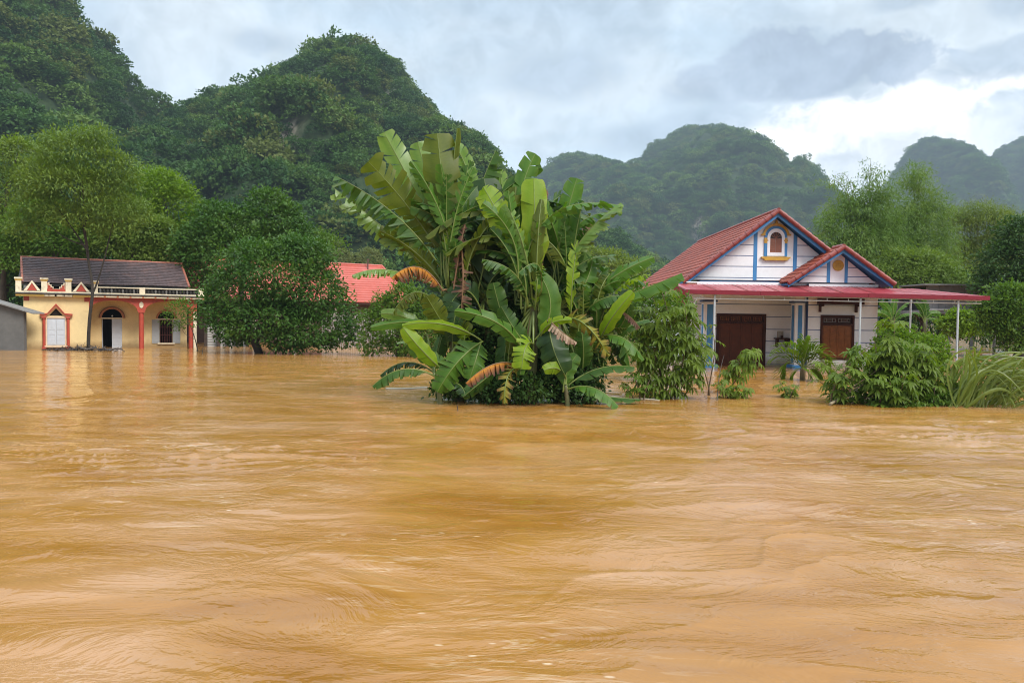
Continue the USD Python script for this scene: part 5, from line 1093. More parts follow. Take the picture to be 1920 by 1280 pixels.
C.leaf((994, 520), (974, 440), (948, 382), 40, 'f', 0.5, 'pale', fold=34, curl=18, dz=(-0.2, -0.3, -0.3), roll=-30)
C.leaf((986, 490), (974, 385), (1004, 288), 46, 'f', 0.3, 'green', fold=14, curl=14, dz=(0.2, 0.3, 0.5), blunt=0.8)
C.leaf((1006, 540), (1003, 430), (1001, 335), 52, 'f', 0.10, 'lime', fold=10, curl=10, dz=(-0.1, -0.1, 0.1), blunt=0.9, t0=0.14)
C.leaf((992, 500), (972, 420), (966, 350), 42, 'f', 0.15, 'olive', fold=12, dz=(0.2, 0.3, 0.4), blunt=0.6)
C.leaf((1012, 520), (1024, 430), (1022, 350), 18, 'f', 0.5, 'dead', fold=50, curl=40, dz=(0.1, 0.2, 0.2))
C.leaf((1015, 545), (1002, 494), (972, 512), 40, 'h', 0.8, 'mid', fold=50, curl=12, dz=(-0.4, -0.8, -1.0), t0=0.08)
C.leaf((990, 575), (955, 505), (904, 486), 48, 'h', 0.85, 'mid', fold=52, curl=14, dz=(-0.3, -0.7, -0.8), t0=0.10)
C.leaf((1000, 640), (1032, 580), (1012, 515), 44, 'f', 0.1, 'green', fold=10, dz=(-0.3, -0.4, -0.3), t0=0.08, joint=True)
C.leaf((985, 668), (932, 605), (852, 583), 34, 'f', 0.15, 'green', fold=22, curl=14, dz=(-0.2, -0.7, -0.8), roll=-20)
C.leaf((1000, 665), (960, 610), (940, 575), 38, 'f', 0.2, 'mid', fold=14, dz=(-0.2, -0.4, -0.4))
C.leaf((960, 640), (935, 570), (925, 530), 40, 'f', 0.15, 'mid', fold=12, dz=(-0.1, -0.2, -0.2))
C.leaf((980, 690), (922, 684), (873, 718), 44, 'h', 0.6, 'orange', fold=60, curl=10, dz=(-0.3, -0.9, -1.1), t0=0.03)
C.leaf((985, 690), (955, 700), (946, 757), 40, 'f', 0.8, 'yellow', fold=26, curl=20, dz=(-0.4, -0.9, -1.1), t0=0.03)
C.leaf((1000, 645), (984, 656), (978, 692), 46, 'f', 0.4, 'lime', fold=14, curl=14, dz=(-0.4, -1.0, -1.1), t0=0.05, blunt=1.0)
D = Banana('banana plant right of the centre with tall green leaves leaning right', (1050, 744), (1045, 580), 15.9, 0.14)
D.leaf((1034, 540), (1058, 420), (1082, 334), 46, 'f', 0.16, 'green', fold=16, curl=12, dz=(0, 0, 0.1), blunt=1.0, t0=0.12)
D.leaf((1040, 560), (1090, 450), (1164, 380), 50, 'h', 0.75, 'pale', fold=48, curl=14, dz=(0, -0.2, -0.2), t0=0.22)
D.leaf((1046, 570), (1085, 480), (1108, 400), 44, 'f', 0.9, 'olive', fold=36, curl=20, dz=(0.1, 0.3, 0.4))
D.leaf((1052, 560), (1070, 470), (1112, 415), 28, 'f', 0.9, 'tan', fold=40, curl=30, dz=(0.1, 0.2, 0.3))
D.leaf((1058, 570), (1088, 520), (1088, 470), 44, 'f', 0.25, 'pale', fold=14, dz=(0.1, 0.2, 0.3), blunt=0.8)
D.leaf((1066, 575), (1100, 525), (1112, 480), 40, 'f', 0.25, 'green', fold=16, dz=(0, 0.1, 0.3), blunt=0.8)
D.leaf((1030, 600), (1034, 640), (1058, 700), 58, 'f', 0.12, 'dark', fold=10, dz=(-0.5, -0.8, -0.9), t0=0.02)
D.leaf((1055, 600), (1084, 600), (1142, 668), 44, 'f', 0.85, 'yellow', fold=34, curl=20, dz=(-0.3, -0.8, -0.9), t0=0.06)
D.leaf((1030, 590), (1042, 612), (1082, 642), 34, 'h', 0.6, 'tan', fold=50, curl=26, dz=(-0.4, -1.0, -1.1), t0=0.1)
D.leaf((1012, 645), (1034, 606), (1072, 600), 22, 'f', 0.15, 'lime', fold=24, dz=(-0.5, -0.9, -1.0), t0=0.16)
D.leaf((1080, 660), (1084, 620), (1088, 590), 40, 'f', 0.3, 'olive', fold=14, dz=(-0.2, -0.3, -0.3))
D.leaf((1090, 700), (1094, 660), (1090, 620), 36, 'f', 0.2, 'mid', fold=14, dz=(-0.3, -0.5, -0.5))
E = Banana('banana plant on the right of the clump with long level leaves towards the house', (1108, 738), (1096, 590), 16.1, 0.12)
E.leaf((1090, 575), (1150, 520), (1226, 482), 34, 'f', 0.3, 'green', fold=24, curl=16, dz=(0, -0.2, -0.2), roll=20)
E.leaf((1098, 580), (1190, 548), (1278, 512), 46, 'h', 0.25, 'green', fold=44, curl=18, dz=(0, -0.6, -0.9), t0=0.16, blunt=1.0)
E.leaf((1092, 560), (1140, 520), (1205, 498), 36, 'h', 0.35, 'pale', fold=34, curl=20, dz=(0.1, 0.2, 0.2))
E.leaf((1096, 590), (1130, 560), (1178, 555), 46, 'h', 0.4, 'mid', fold=46, curl=16, dz=(-0.1, -0.4, -0.4))
E.leaf((1124, 640), (1150, 592), (1187, 547), 30, 'f', 0.10, 'lime', fold=20, curl=14, dz=(-0.2, -0.7, -0.8), t0=0.04)
E.leaf((1130, 645), (1165, 610), (1180, 570), 30, 'f', 0.15, 'mid', fold=14, dz=(0, -0.3, -0.4))
E.leaf((1110, 580), (1168, 585), (1200, 615), 22, 'h', 0.8, 'dead', fold=56, dz=(-0.1, -0.4, -0.5), t0=0.3)
E.leaf((1115, 635), (1160, 630), (1208, 674), 40, 'h', 0.3, 'green', fold=44, curl=10, dz=(-0.2, -0.6, -0.7), t0=0.2)
E.leaf((1100, 600), (1125, 570), (1150, 590), 40, 'f', 0.4, 'dark', fold=16, dz=(0.1, 0.1, 0.1))
Fs = Banana('low banana sucker at the left foot of the clump spreading over the water', (826, 740), (818, 712), 15.3, 0.07)
Fs.leaf((826, 690), (790, 655), (756, 614), 34, 'f', 0.08, 'lime', fold=14, curl=12, dz=(0, -0.2, -0.2), t0=0.03)
Fs.leaf((850, 688), (800, 668), (766, 642), 34, 'f', 0.15, 'green', fold=14, dz=(0, 0.1, 0.2))
Fs.leaf((815, 705), (757, 692), (698, 724), 38, 'h', 0.4, 'mid', fold=50, curl=14, dz=(0, -0.2, -0.3), t0=0.10)
Fs.leaf((815, 700), (755, 680), (712, 704), 34, 'h', 0.8, 'dark', fold=52, curl=14, dz=(0.2, 0.4, 0.4))
Fs.leaf((905, 640), (868, 668), (820, 735), 54, 'f', 0.45, 'green', fold=16, curl=12, dz=(0.2, -0.2, -0.3), t0=0.03, joint=False)
Fs.leaf((902, 640), (894, 668), (880, 712), 44, 'f', 0.4, 'green', fold=14, dz=(0.2, -0.1, -0.2), t0=0.03, joint=False)
Fs.leaf((870, 626), (785, 604), (695, 614), 24, 'f', 0.12, 'green', fold=26, curl=14, dz=(0.4, 0.2, 0.1), roll=-25)
Fs.leaf((905, 640), (820, 606), (754, 610), 26, 'f', 0.12, 'lime', fold=28, curl=12, dz=(0.2, -0.1, -0.2), roll=-30)
Fs.leaf((800, 622), (752, 592), (714, 588), 26, 'f', 0.1, 'pale', fold=18, dz=(0.4, 0.3, 0.3))
Fs.leaf((800, 655), (772, 640), (744, 642), 24, 'h', 0.2, 'pale', fold=20, dz=(0.3, 0.3, 0.3))
Fs.leaf((838, 716), (868, 728), (872, 742), 30, 'h', 0.3, 'dark', fold=30, dz=(0, -0.2, -0.3))
Fs.leaf((935, 690), (900, 718), (868, 744), 28, 'f', 0.15, 'mid', fold=20, dz=(-0.1, -0.2, -0.3), joint=False)
Gs = Banana('low banana sucker at the right foot of the clump spreading over the water', (1062, 748), (1060, 722), 15.15, 0.07)
Gs.leaf((1056, 735), (1062, 700), (1082, 664), 34, 'f', 0.1, 'green', fold=14, dz=(0, 0, 0.1), t0=0.12)
Gs.leaf((1066, 722), (1118, 692), (1190, 688), 36, 'h', 0.15, 'mid', fold=34, curl=14, dz=(0.1, 0.2, 0.2), t0=0.08)
Gs.leaf((1064, 730), (1110, 726), (1160, 762), 40, 'h', 0.25, 'green', fold=34, curl=14, dz=(0, -0.3, -0.45), t0=0.1)
Gs.leaf((1062, 710), (1042, 690), (1020, 694), 26, 'f', 0.1, 'lime', fold=16, dz=(0, -0.2, -0.3), t0=0.25)
Gs.leaf((1068, 728), (1120, 740), (1200, 748), 26, 'h', 0.2, 'mid', fold=26, dz=(0.2, 0.3, 0.4), t0=0.1)
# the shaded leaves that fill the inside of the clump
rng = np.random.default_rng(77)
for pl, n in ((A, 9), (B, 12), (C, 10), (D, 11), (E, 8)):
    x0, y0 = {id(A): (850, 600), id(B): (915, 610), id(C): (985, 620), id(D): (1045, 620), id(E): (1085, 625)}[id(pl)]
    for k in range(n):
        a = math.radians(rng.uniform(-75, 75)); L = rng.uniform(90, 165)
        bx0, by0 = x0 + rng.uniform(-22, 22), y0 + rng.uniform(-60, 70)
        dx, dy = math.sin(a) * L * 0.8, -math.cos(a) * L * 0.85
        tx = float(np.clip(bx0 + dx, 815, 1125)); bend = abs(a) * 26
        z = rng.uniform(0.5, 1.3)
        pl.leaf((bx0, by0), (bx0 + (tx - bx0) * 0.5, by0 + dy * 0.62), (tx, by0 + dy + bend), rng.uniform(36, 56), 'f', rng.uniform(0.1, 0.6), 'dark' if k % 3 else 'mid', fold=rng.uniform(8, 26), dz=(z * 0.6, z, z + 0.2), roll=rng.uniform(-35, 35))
# more leaves, standing and leaning among the large ones
for pl, x0, y0, spread_, tops in ((A, 850, 560, 40, (250, 520)), (B, 912, 560, 46, (330, 540)), (C, 990, 590, 46, (380, 600)), (D, 1050, 590, 44, (400, 600)), (E, 1100, 600, 34, (480, 640)), (A, 860, 660, 40, (560, 690)), (C, 975, 680, 60, (600, 720)), (D, 1050, 690, 40, (620, 720)), (C, 985, 560, 40, (310, 430)), (D, 1055, 560, 36, (350, 460)), (A, 845, 520, 36, (280, 400)), (B, 895, 500, 40, (310, 440)), (B, 930, 510, 40, (350, 470)), (E, 1112, 610, 30, (490, 620)), (E, 1118, 680, 30, (590, 690))):
    for k in range(15):
        a = rng.normal(0.75 if x0 > 1105 else 0, 0.6); ty = rng.uniform(*tops); L = max(60, y0 - ty)
        bx0 = x0 + rng.uniform(-22, 22); tx = float(np.clip(bx0 + math.tan(np.clip(a, -0.9, 0.9)) * L * 0.7, 770, 1165 if x0 < 1105 else 1225))
        arch = abs(tx - bx0) * rng.uniform(0.1, 0.5); z = rng.uniform(-0.4, 0.6)
        pl.leaf((bx0, y0 + rng.uniform(-20, 20)), ((bx0 * 0.6 + tx * 0.4), y0 - L * 0.62 - arch * 0.5), (tx, ty + arch), rng.uniform(26, 44), 'h' if abs(a) > 0.75 else 'f', float(rng.choice([0.15, 0.4, 0.65, 0.9])), ['green', 'mid', 'mid', 'olive', 'mid', 'dark', 'green', 'mid', 'lime'][k % 9] if z < 0.4 else 'mid', fold=rng.uniform(10, 40), curl=rng.uniform(8, 24), dz=(z * 0.5, z, z + rng.uniform(-0.2, 0.3)), roll=rng.uniform(-45, 45), blunt=rng.uniform(0.4, 0.9))
def undergrowth(name, label, cat, lobes, Y, look, L, W, n, seed, **kw):
    r = np.random.default_rng(seed); LB = [lobe(l[0], l[1], Y + (l[4] if len(l) > 4 else 0), l[2], l[3]) for l in lobes]
    b = at(lobes[0][0], 745, Y); b[2] = 0
    H = thing(name, label, cat, tuple(b))
    obj('foliage', clumps(r, LB, n, 6, L, W, spread=0.10, low=-0.95, **kw), LM[look], H)
    for k in range(10):
        q = LB[k % len(LB)][0]; s = np.array([q[0] + r.uniform(-0.4, 0.4), q[1], -0.3])
        obj('stem', tube(spline([s, (s + q) / 2 + r.normal(0, 0.15, 3), q], 8), 0.012, 5), bark_dark, H)
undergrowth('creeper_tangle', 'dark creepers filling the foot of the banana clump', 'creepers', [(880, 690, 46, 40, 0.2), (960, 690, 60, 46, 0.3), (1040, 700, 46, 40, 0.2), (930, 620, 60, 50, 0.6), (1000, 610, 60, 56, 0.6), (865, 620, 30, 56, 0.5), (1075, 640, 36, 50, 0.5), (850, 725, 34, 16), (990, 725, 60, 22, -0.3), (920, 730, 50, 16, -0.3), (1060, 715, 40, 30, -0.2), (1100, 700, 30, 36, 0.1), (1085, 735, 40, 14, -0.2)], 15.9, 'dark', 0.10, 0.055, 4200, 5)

# ------------------------------------------------------------------ cassava and other plants in front of the tiled house
LM['cassava'] = leafmat('cassava_foliage', (0.115, 0.170, 0.018), (0.320, 0.385, 0.050), trans=0.40, spec=0.2, rough=0.42, scale=1.4, fine=6.0, island=True)
LM['cassava2'] = leafmat('cassava_shade_foliage', (0.100, 0.155, 0.017), (0.295, 0.360, 0.045), trans=0.38, spec=0.2, rough=0.42, scale=1.4, fine=6.0, island=True)
LM['grass'] = leafmat('tall_grass', (0.130, 0.165, 0.025), (0.370, 0.410, 0.095), trans=0.35, rough=0.4, scale=1.2, fine=5.0)
LM['palm'] = leafmat('palm_foliage', (0.100, 0.170, 0.014), (0.250, 0.340, 0.036), trans=0.35, spec=0.25, rough=0.35, scale=2.0, fine=6.0)
cstem = mat('cassava_stem', (0.13, 0.085, 0.045), rough=0.7, var=0.35, scale=9)
def leaflets(b, d, up, L, W, droop):
    """lance-shaped leaflets, folded along the middle and bending down; all arguments are arrays"""
    d = unit(d); s = unit(np.cross(d, up)); n = np.cross(s, d)
    L, W, droop = (np.asarray(x, float)[:, None] for x in (L, W, droop))
    dn = np.array([0, 0, -1.0])
    c = b + d * L * 0.5 + dn * L * droop * 0.18; t = b + d * L * (1 - 0.22 * droop) + dn * L * droop * 0.75
    l = b + d * L * 0.52 + s * W * 0.5 + n * W * 0.16 + dn * L * droop * 0.22; r = b + d * L * 0.52 - s * W * 0.5 + n * W * 0.16 + dn * L * droop * 0.22
    v = np.stack([b, c, t, l, r], 1).reshape(-1, 3); k = np.arange(len(b))[:, None] * 5
    return v, np.vstack([k + [0, 3, 1], k + [0, 1, 4], k + [3, 2, 1], k + [1, 2, 4]])
def palmate(rng, c, out, size, droop, up=None):
    """one cassava leaf: six or seven leaflets spreading from the end of the stalk"""
    n = rng.integers(6, 8); out = unit(out)
    up = unit(np.array([0, 0, 1.0]) + out * 0.5 + rng.normal(0, 0.25, 3)) if up is None else unit(up)
    a = np.linspace(-2.0, 2.0, n) + rng.normal(0, 0.08, n)
    f = unit(out - up * (out @ up)); s = np.cross(f, up)
    d = np.cos(a)[:, None] * f + np.sin(a)[:, None] * s
    L = size * (0.62 + 0.38 * np.cos(a * 0.55)) * rng.uniform(0.85, 1.1, n)
    return leaflets(np.repeat(c[None], n, 0), d, np.repeat(up[None], n, 0), L, L * 0.31, np.full(n, droop) + rng.normal(0, 0.12, n))
def cassava(name, label, Y, foot, stems, n, size, look, seed, droop=0.5, cat='cassava', spread=(0.4, 0.5), group=None, t_lo=0.25):
    """stems: lists of pixel points from the foot up; the leaves stand round their upper parts on long stalks"""
    rng = np.random.default_rng(seed + 5000)
    b = at(*foot, Y); b[2] = -0.3
    H = thing(name, label, cat, tuple(b), group=group)
    C = []
    for st in stems:
        dz = rng.uniform(-0.3, 0.3)
        p = [at(x, y, Y + dz * i / max(1, len(st) - 1)) for i, (x, y) in enumerate(st)]; p[0] = p[0].copy(); p[0][2] -= 0.25
        c = spline(p, 18); C.append(c)
        obj('stem', tube(c, np.linspace(0.020, 0.007, 18), 6), cstem, H, smooth=True)
    for k in range(n):
        c = C[rng.integers(len(C))]; t = t_lo + (1 - t_lo) * rng.uniform(0, 1) ** 0.8; i = min(int(t * 17), 17)
        a = rng.uniform(0, 2 * PI); o = np.array([math.cos(a), math.sin(a), rng.uniform(-0.1, 0.9)])
        L = rng.uniform(*spread) * (0.5 + 0.6 * (1 - abs(t - 0.7)))
        e = c[i] + unit(o) * L - [0, 0, 0.10 * L]
        if e[2] < 0.02:
            e[2] = 0.02 + rng.uniform(0, 0.12)
        lf = palmate(rng, e, o * [1, 1, 0.2] - [0, 0, 0.25], size * rng.uniform(0.75, 1.2), droop * rng.uniform(0.6, 1.3))
        st = tube(spline([c[i], (c[i] + e) / 2 + [0, 0, 0.05 * L], e], 5), 0.004, 4, cap=False)
        obj('leaf', join(lf, st), LM[look], H)
    return H
cassava('cassava_plant', 'tall leafy cassava shrub right of the banana clump before the house wall', 16.8, (1245, 748),
        [[(1255, 748), (1262, 680), (1255, 600), (1240, 545)], [(1240, 748), (1236, 690), (1215, 620), (1205, 575)], [(1262, 748), (1280, 680), (1288, 610), (1280, 560)], [(1250, 748), (1252, 700), (1262, 640), (1264, 575)], [(1236, 748), (1210, 700), (1190, 660), (1178, 630)], [(1265, 748), (1300, 705), (1312, 660), (1316, 640)], [(1246, 748), (1230, 660), (1232, 590), (1225, 560)]], 290, 0.25, 'cassava2', 1, droop=0.65, spread=(0.15, 0.36), t_lo=0.12)
cassava('cassava_plant', 'low dark leaved cassava sprig at the water between banana clump and tall cassava', 16.4, (1195, 748), [[(1200, 748), (1192, 715), (1180, 695)], [(1205, 748), (1215, 720), (1222, 705)], [(1195, 748), (1175, 728), (1165, 720)]], 34, 0.15, 'shrub', 2, spread=(0.06, 0.16))
cassava('cassava_plant', 'spindly cassava with a few bright leaves before the left porch column', 17.6, (1328, 745), [[(1328, 745), (1334, 700), (1340, 650), (1330, 605)], [(1330, 745), (1322, 700), (1310, 650), (1312, 622)]], 34, 0.17, 'cassava', 3, spread=(0.08, 0.2), t_lo=0.4)
cassava('cassava_plant', 'drooping cassava crown standing before the brown door', 17.9, (1366, 742), [[(1352, 742), (1368, 700), (1395, 672), (1412, 650)], [(1354, 742), (1360, 712), (1375, 690), (1390, 668)], [(1356, 742), (1380, 712), (1410, 680), (1424, 668)]], 44, 0.21, 'cassava', 4, spread=(0.08, 0.2), t_lo=0.5, droop=1.1)
cassava('cassava_plant', 'small floating cassava top before the doorway, lowest of its neighbours', 17.0, (1372, 744), [[(1360, 746), (1372, 732), (1385, 722)], [(1364, 746), (1392, 736), (1408, 728)], [(1362, 746), (1352, 730), (1346, 716)]], 36, 0.17, 'cassava', 5, spread=(0.06, 0.18))
cassava('cassava_plant', 'half sunk cassava sprig under the seedling palm', 17.2, (1478, 742), [[(1478, 744), (1470, 728), (1462, 716)], [(1480, 744), (1490, 728), (1498, 720)]], 22, 0.17, 'cassava', 6, spread=(0.06, 0.16))
cassava('cassava_plant', 'sparse cassava branch leaning left out of the big heap', 16.6, (1556, 742), [[(1572, 748), (1562, 720), (1552, 690), (1540, 676)], [(1572, 748), (1582, 710), (1588, 680)], [(1574, 748), (1548, 724), (1532, 712)]], 40, 0.19, 'cassava', 7, spread=(0.08, 0.2))
# the flattened heap at the right
cassava('cassava_plant', 'flattened cassava with brown stems at the left end of the big heap', 16.2, (1575, 756), [[(1556, 758), (1590, 735), (1640, 715), (1680, 705)], [(1560, 758), (1580, 700), (1610, 668), (1630, 650)], [(1562, 757), (1600, 725), (1650, 690), (1670, 670)], [(1566, 758), (1620, 745), (1680, 735)], [(1570, 758), (1588, 715), (1604, 690)]], 90, 0.27, 'cassava2', 8, spread=(0.10, 0.24), t_lo=0.25)
cassava('cassava_plant', 'upright cassava with the topmost pale shoot in the middle of the heap', 16.4, (1665, 757), [[(1668, 758), (1672, 690), (1676, 640), (1677, 596)], [(1660, 758), (1650, 690), (1642, 655), (1640, 640)], [(1672, 758), (1695, 690), (1712, 655), (1716, 636)], [(1664, 758), (1662, 700), (1664, 650), (1660, 630)]], 100, 0.28, 'cassava', 9, spread=(0.08, 0.24), t_lo=0.35)
cassava('cassava_plant', 'dense cassava forming the dark front of the heap', 15.9, (1680, 760), [[(1640, 760), (1650, 735), (1640, 712)], [(1680, 760), (1690, 730), (1700, 700)], [(1720, 760), (1712, 735), (1725, 712)], [(1660, 760), (1672, 740), (1668, 716)], [(1740, 760), (1752, 735), (1748, 712)]], 90, 0.24, 'cassava2', 10, spread=(0.06, 0.20), t_lo=0.1)
cassava('cassava_plant', 'cassava with bright drooping leaves at the right end of the heap', 16.3, (1745, 757), [[(1742, 758), (1750, 715), (1760, 690), (1775, 682)], [(1736, 758), (1738, 700), (1735, 665), (1730, 648)], [(1748, 758), (1775, 730), (1785, 712)], [(1730, 758), (1720, 705), (1735, 680)]], 85, 0.27, 'cassava', 11, spread=(0.08, 0.22), t_lo=0.3)
undergrowth('creeper_tangle', 'dark creepers inside the cassava heap at the right', 'creepers', [(1660, 715, 60, 36, 0.4), (1720, 715, 50, 36, 0.4), (1610, 735, 40, 18, 0.3), (1690, 680, 44, 36, 0.6), (1770, 735, 40, 22, 0.3), (1690, 745, 90, 14, 0.1)], 16.4, 'shrub', 0.09, 0.05, 1100, 6)

def seedling_palm():
    rng = np.random.default_rng(8)
    Y = 22.4; b = at(1505, 711, Y); b[2] = -0.3
    H = thing('seedling_palm', 'young coconut palm with broad bright fronds before the right porch column', 'palm', tuple(b))
    c0 = at(1505, 690, Y)
    obj('stump', tube([b, c0], [0.10, 0.07], 9), mat('palm_fibre', (0.14, 0.10, 0.05), rough=0.9, var=0.3), H)
    ends = [(1455, 650, 1478, 648), (1448, 668, 1472, 662), (1508, 634, 1506, 655), (1520, 640, 1512, 660), (1536, 652, 1524, 655), (1552, 664, 1534, 658), (1560, 690, 1540, 672), (1462, 700, 1482, 676), (1548, 712, 1532, 690), (1480, 716, 1490, 694), (1522, 716, 1514, 696), (1494, 645, 1500, 662), (1570, 700, 1544, 680)]
    for k, (ex, ey, mx, my) in enumerate(ends):
        dz = rng.uniform(-0.5, 0.3)
        P = spline([c0, at(mx, my, Y + dz * 0.6), at(ex, ey, Y + dz)], 14); T = unit(np.gradient(P, axis=0))
        side = unit(np.cross(T, unit(P - EYE)) * 0.7 + np.cross(T, [0, 0, 1.0]) * 0.5)
        L_, D_, B_ = [], [], []
        for i in range(2, 14):
            for s in (-1, 1):
                B_.append(P[i]); D_.append(unit(T[i] * 0.9 + side[i] * s * 0.75)); L_.append(0.58 * (1 - 0.5 * abs(i - 6) / 8))
        L_ = np.array(L_)
        m = leaflets(np.array(B_), np.array(D_), np.repeat([[0, 0.2, 1.0]], len(B_), 0), L_, np.full(len(L_), 0.095), np.full(len(L_), 0.35) + rng.normal(0, 0.1, len(L_)))
        fr = obj('frond', m, LM['palm'], H)
        obj('rachis', tube(P, np.linspace(0.018, 0.004, 14), 5), rib_mat, fr)
seedling_palm()

def tall_grass():
    rng = np.random.default_rng(9)
    Y = 15.9
    H = thing('elephant_grass', 'clump of long arching elephant grass bent to the right by the current', 'grass clump', tuple(at(1800, 758, Y) * [1, 1, 0]))
    for k in range(130):
        u = rng.uniform(0, 1)
        fx, fy, dy = 1778 + 120 * u ** 1.3 + rng.normal(0, 8), rng.uniform(738, 764), rng.uniform(-0.4, 0.9)
        top = rng.uniform(0, 1)
        if k < 12:
            tx, ty, ex, ey = 1800 + rng.uniform(-6, 30), 668 + rng.uniform(-10, 16), 1812 + rng.uniform(-8, 34), 646 + rng.uniform(0, 22)
            fx = 1790 + rng.uniform(-6, 8)
        else:
            tx, ty = fx + rng.uniform(5, 75), 662 + rng.uniform(0, 75) + 0.12 * (fx - 1780)
            ex, ey = tx + rng.uniform(18, 110), ty + rng.uniform(-14, 60)
        p0 = at(fx, fy, Y + dy); p0[2] = -0.05
        P = spline([p0, at(tx, ty, Y + dy + rng.uniform(-0.3, 0.3)), at(ex, min(ey, 766), Y + dy + rng.uniform(-0.6, 0.6))], 12)
        P[:, 2] = np.maximum(P[:, 2], 0.01 * np.arange(12) / 12)
        T = unit(np.gradient(P, axis=0)); S = unit(np.cross(T, unit(P - EYE)) + rng.normal(0, 0.5, 3)); n = np.cross(S, T)
        w = rng.uniform(0.016, 0.034) * np.clip(np.minimum(np.linspace(0.4, 6, 12), np.linspace(4.5, 0.05, 12)), 0, 1)[:, None]
        v = np.stack([P - S * w + n * w * 0.4, P, P + S * w + n * w * 0.4], 1).reshape(-1, 3)
        i = np.arange(11)[:, None] * 3
        obj('blade', (v, np.vstack([i + [0, 1, 4, 3], i + [1, 2, 5, 4]])), LM['grass'], H)
tall_grass()

# low banana plants in the garden behind the carport
def far_banana(label, foot, crown, Y, leaves, look='green'):
    b = Banana(label, foot, crown, Y, 0.10)
    for k, (base, mid, tip, w) in enumerate(leaves):
        b.leaf(base, mid, tip, w, 'h' if k % 2 else 'f', 0.3, look if k % 3 else 'green', fold=30 if k % 2 else 14, curl=14)
far_banana('small banana plant in the garden just right of the tiled house wall', (1672, 672), (1674, 612), 33.0, [((1672, 606), (1660, 590), (1640, 586), 16), ((1674, 606), (1690, 590), (1710, 588), 16), ((1672, 604), (1664, 578), (1650, 566), 14), ((1676, 604), (1690, 575), (1704, 566), 13), ((1674, 600), (1676, 572), (1682, 548), 13), ((1676, 610), (1700, 604), (1722, 614), 14)])
far_banana('small banana plant in the garden behind the rear carport post', (1736, 672), (1734, 606), 34.0, [((1734, 602), (1746, 588), (1764, 590), 13), ((1732, 602), (1720, 586), (1704, 588), 13), ((1734, 600), (1736, 578), (1730, 562), 14), ((1736, 600), (1750, 596), (1766, 604), 12), ((1733, 600), (1726, 576), (1716, 566), 12)], 'mid')

# ------------------------------------------------------------------ things lying in the water
drift = mat('wet_driftwood', (0.045, 0.032, 0.024), rough=0.6, var=0.4, scale=6)
def debris():
    rng = np.random.default_rng(12)
    c = onwater(152, 657)
    H = thing('driftwood_heap', 'dark heap of drifted branches round the trunk before the cream house', 'driftwood', tuple(c))
    for k in range(46):
        px = rng.uniform(76, 222); env = max(0.15, 1 - abs(px - 165) / 75)
        a = at(px, 655, 34.3 + rng.uniform(-0.25, 0.5)); a[2] = rng.uniform(-0.05, 0.20 * env)
        an = rng.uniform(0, PI); L = rng.uniform(0.3, 1.1)
        d = np.array([math.cos(an), math.sin(an) * 0.4, rng.uniform(-0.15, 0.35)]) * L / 2
        obj('branch', tube(spline([a - d, a + rng.normal(0, 0.05, 3), a + d], 7), np.linspace(rng.uniform(0.02, 0.06), 0.012, 7), 6), drift, H)
    pts = np.stack([rng.normal(0, 0.75, 420), rng.normal(0.1, 0.22, 420), np.abs(rng.normal(0, 0.09, 420))], 1)
    pts[:, 2] *= np.clip(1.3 - np.abs(pts[:, 0]) / 1.2, 0.2, 1.3)
    obj('litter', leafcards(c + pts, unit(rng.normal(0, 1, (420, 3)) * [1, 1, 0.5]), unit(rng.normal(0, 0.5, (420, 3)) + [0, 0, 1]), rng.uniform(0.08, 0.25, 420), 0.05), drift, H)
debris()
pole_m = mat('bleached_bamboo', (0.50, 0.45, 0.34), rough=0.5, var=0.2, scale=6)
def floater(name, label, cat, parts, m):
    P = [[onwater(x, y) + [0, 0, z] for x, y, z in pts] for pts, r in parts]
    H = thing(name, label, cat, tuple(P[0][0]))
    for (pts, r), p in zip(parts, P):
        obj(name.split('_')[-1] if len(parts) == 1 else 'piece', tube(spline(p, 10), r, 8), m, H)
floater('floating_pole', 'pale floating pole at the left foot of the banana clump', 'pole', [([(724, 730, 0.02), (760, 731, 0.03), (800, 728, 0.02)], 0.028)], pole_m)
floater('floating_stick', 'small dark stick poking out of the open water below the banana clump', 'stick', [([(857, 773, -0.05), (858, 770, 0.04), (857, 770, 0.12)], [0.010] * 9 + [0.006])], drift)
floater('floating_stick', 'grey stick drifting at the right foot of the banana clump', 'stick', [([(1168, 752, 0.02), (1200, 750, 0.03), (1236, 752, 0.02)], 0.015)], pole_m)
floater('floating_stick', 'thin twig before the shutter fence beside the cream house', 'stick', [([(379, 668, -0.05), (380, 664, 0.12), (381, 664, 0.32)], [0.022] * 9 + [0.010])], drift)
floater('floating_stick', 'long brown branch lying from the heap across the water', 'stick', [([(1556, 760, 0.03), (1600, 752, 0.22), (1660, 745, 0.50)], np.linspace(0.03, 0.012, 10))], mat('pale_branch', (0.26, 0.21, 0.13), rough=0.7, var=0.25))
floater('floating_stick', 'bare upright twig rising before the brown door', 'stick', [([(1345, 752, -0.05), (1348, 745, 0.5), (1356, 740, 0.95)], np.linspace(0.014, 0.004, 10))], drift)
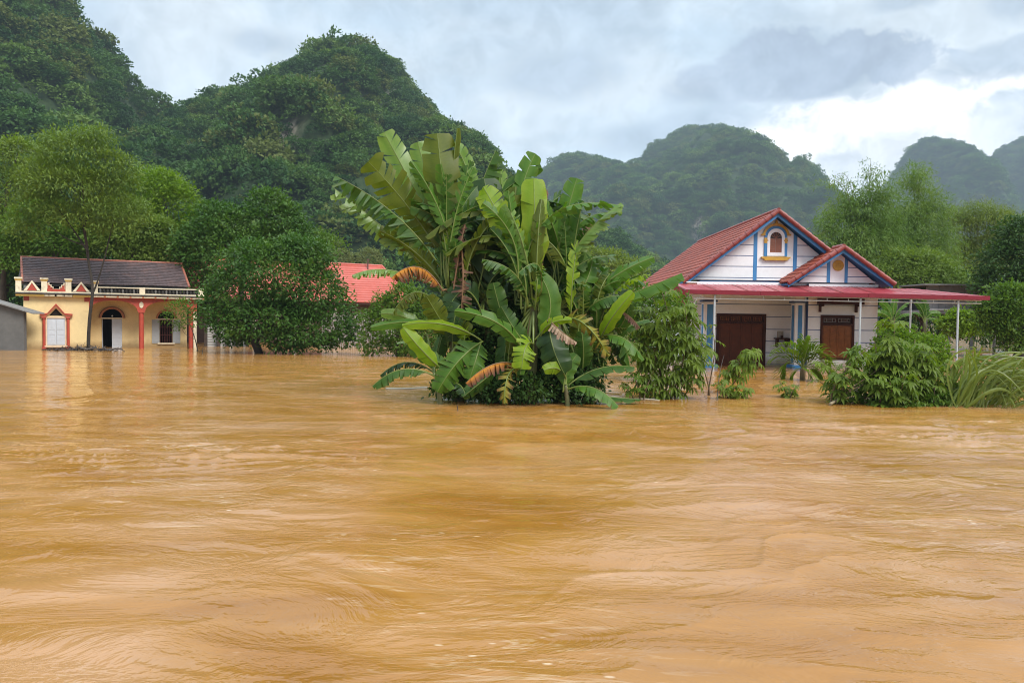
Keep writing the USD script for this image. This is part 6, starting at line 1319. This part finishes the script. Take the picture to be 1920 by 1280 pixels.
def boards():
    rng = np.random.default_rng(15)
    for k, (x0, x1, y, look, lab) in enumerate([(1832, 1862, 660, (0.06, 0.05, 0.045), 'dark board drifting nearest the young lime tree'), (1842, 1886, 666, (0.55, 0.56, 0.56), 'long pale board drifting before the leaning tree'), (1866, 1898, 661, (0.38, 0.50, 0.50), 'greenish white board drifting under the leaning tree'), (1850, 1900, 672, (0.22, 0.21, 0.20), 'broad grey board drifting nearest of the boards on the right')]):
        a, b = onwater(x0, y), onwater(x1, y + 1.5)
        H = thing('drifting_board', lab, 'board', tuple(a))
        n = unit(np.cross(b - a, [0, 0, 1])) * 0.28; z = np.array([0, 0, 0.05])
        v = np.array([a, b, b + n, a + n, a + z, b + z * 1.6, b + n + z * 1.6, a + n + z]); v[:, 2] += 0.015 + 0.01 * k
        obj('board', (v, np.array([[0, 1, 2, 3], [4, 7, 6, 5], [0, 4, 5, 1], [1, 5, 6, 2], [2, 6, 7, 3], [3, 7, 4, 0]])), mat(f'drift_board_{["dark", "pale", "green", "grey"][k]}', look, rough=0.6, var=0.25), H)
boards()

for _p in stage.GetPrimAtPath('/World').GetChildren():
    _g = {'banana_plant': 'banana plants standing in the flood', 'cassava_plant': 'cassava plants before the tiled house', 'bamboo_clump': 'bamboo clumps behind the tiled house', 'drifting_board': 'boards drifting at the right', 'floating_stick': 'sticks and twigs in the flood', 'dense_shrub': 'shrubs behind and beside the banana clump'}.get(_p.GetName().rstrip('0123456789').rstrip('_'))
    if _g:
        _p.SetCustomDataByKey('group', _g)
    if 'pale round tree' in str(_p.GetCustomDataByKey('label')):
        _p.SetCustomDataByKey('group', 'pale round trees above the red roof')

# ------------------------------------------------------------------ air
hz = bx(-2400, 2400, -60, 2600, -1.0, 480.0)
hm = usdkit.material(stage, '/World/Looks/haze', {'v': ('principled_volume', {'color': (0.72, 0.84, 0.95), 'density': HAZE, 'anisotropy': 0.2})}, [], volume='v.volume')
tag(obj('haze', hz, hm), 'thin blue grey haze lying over the valley', 'haze', kind='stuff')
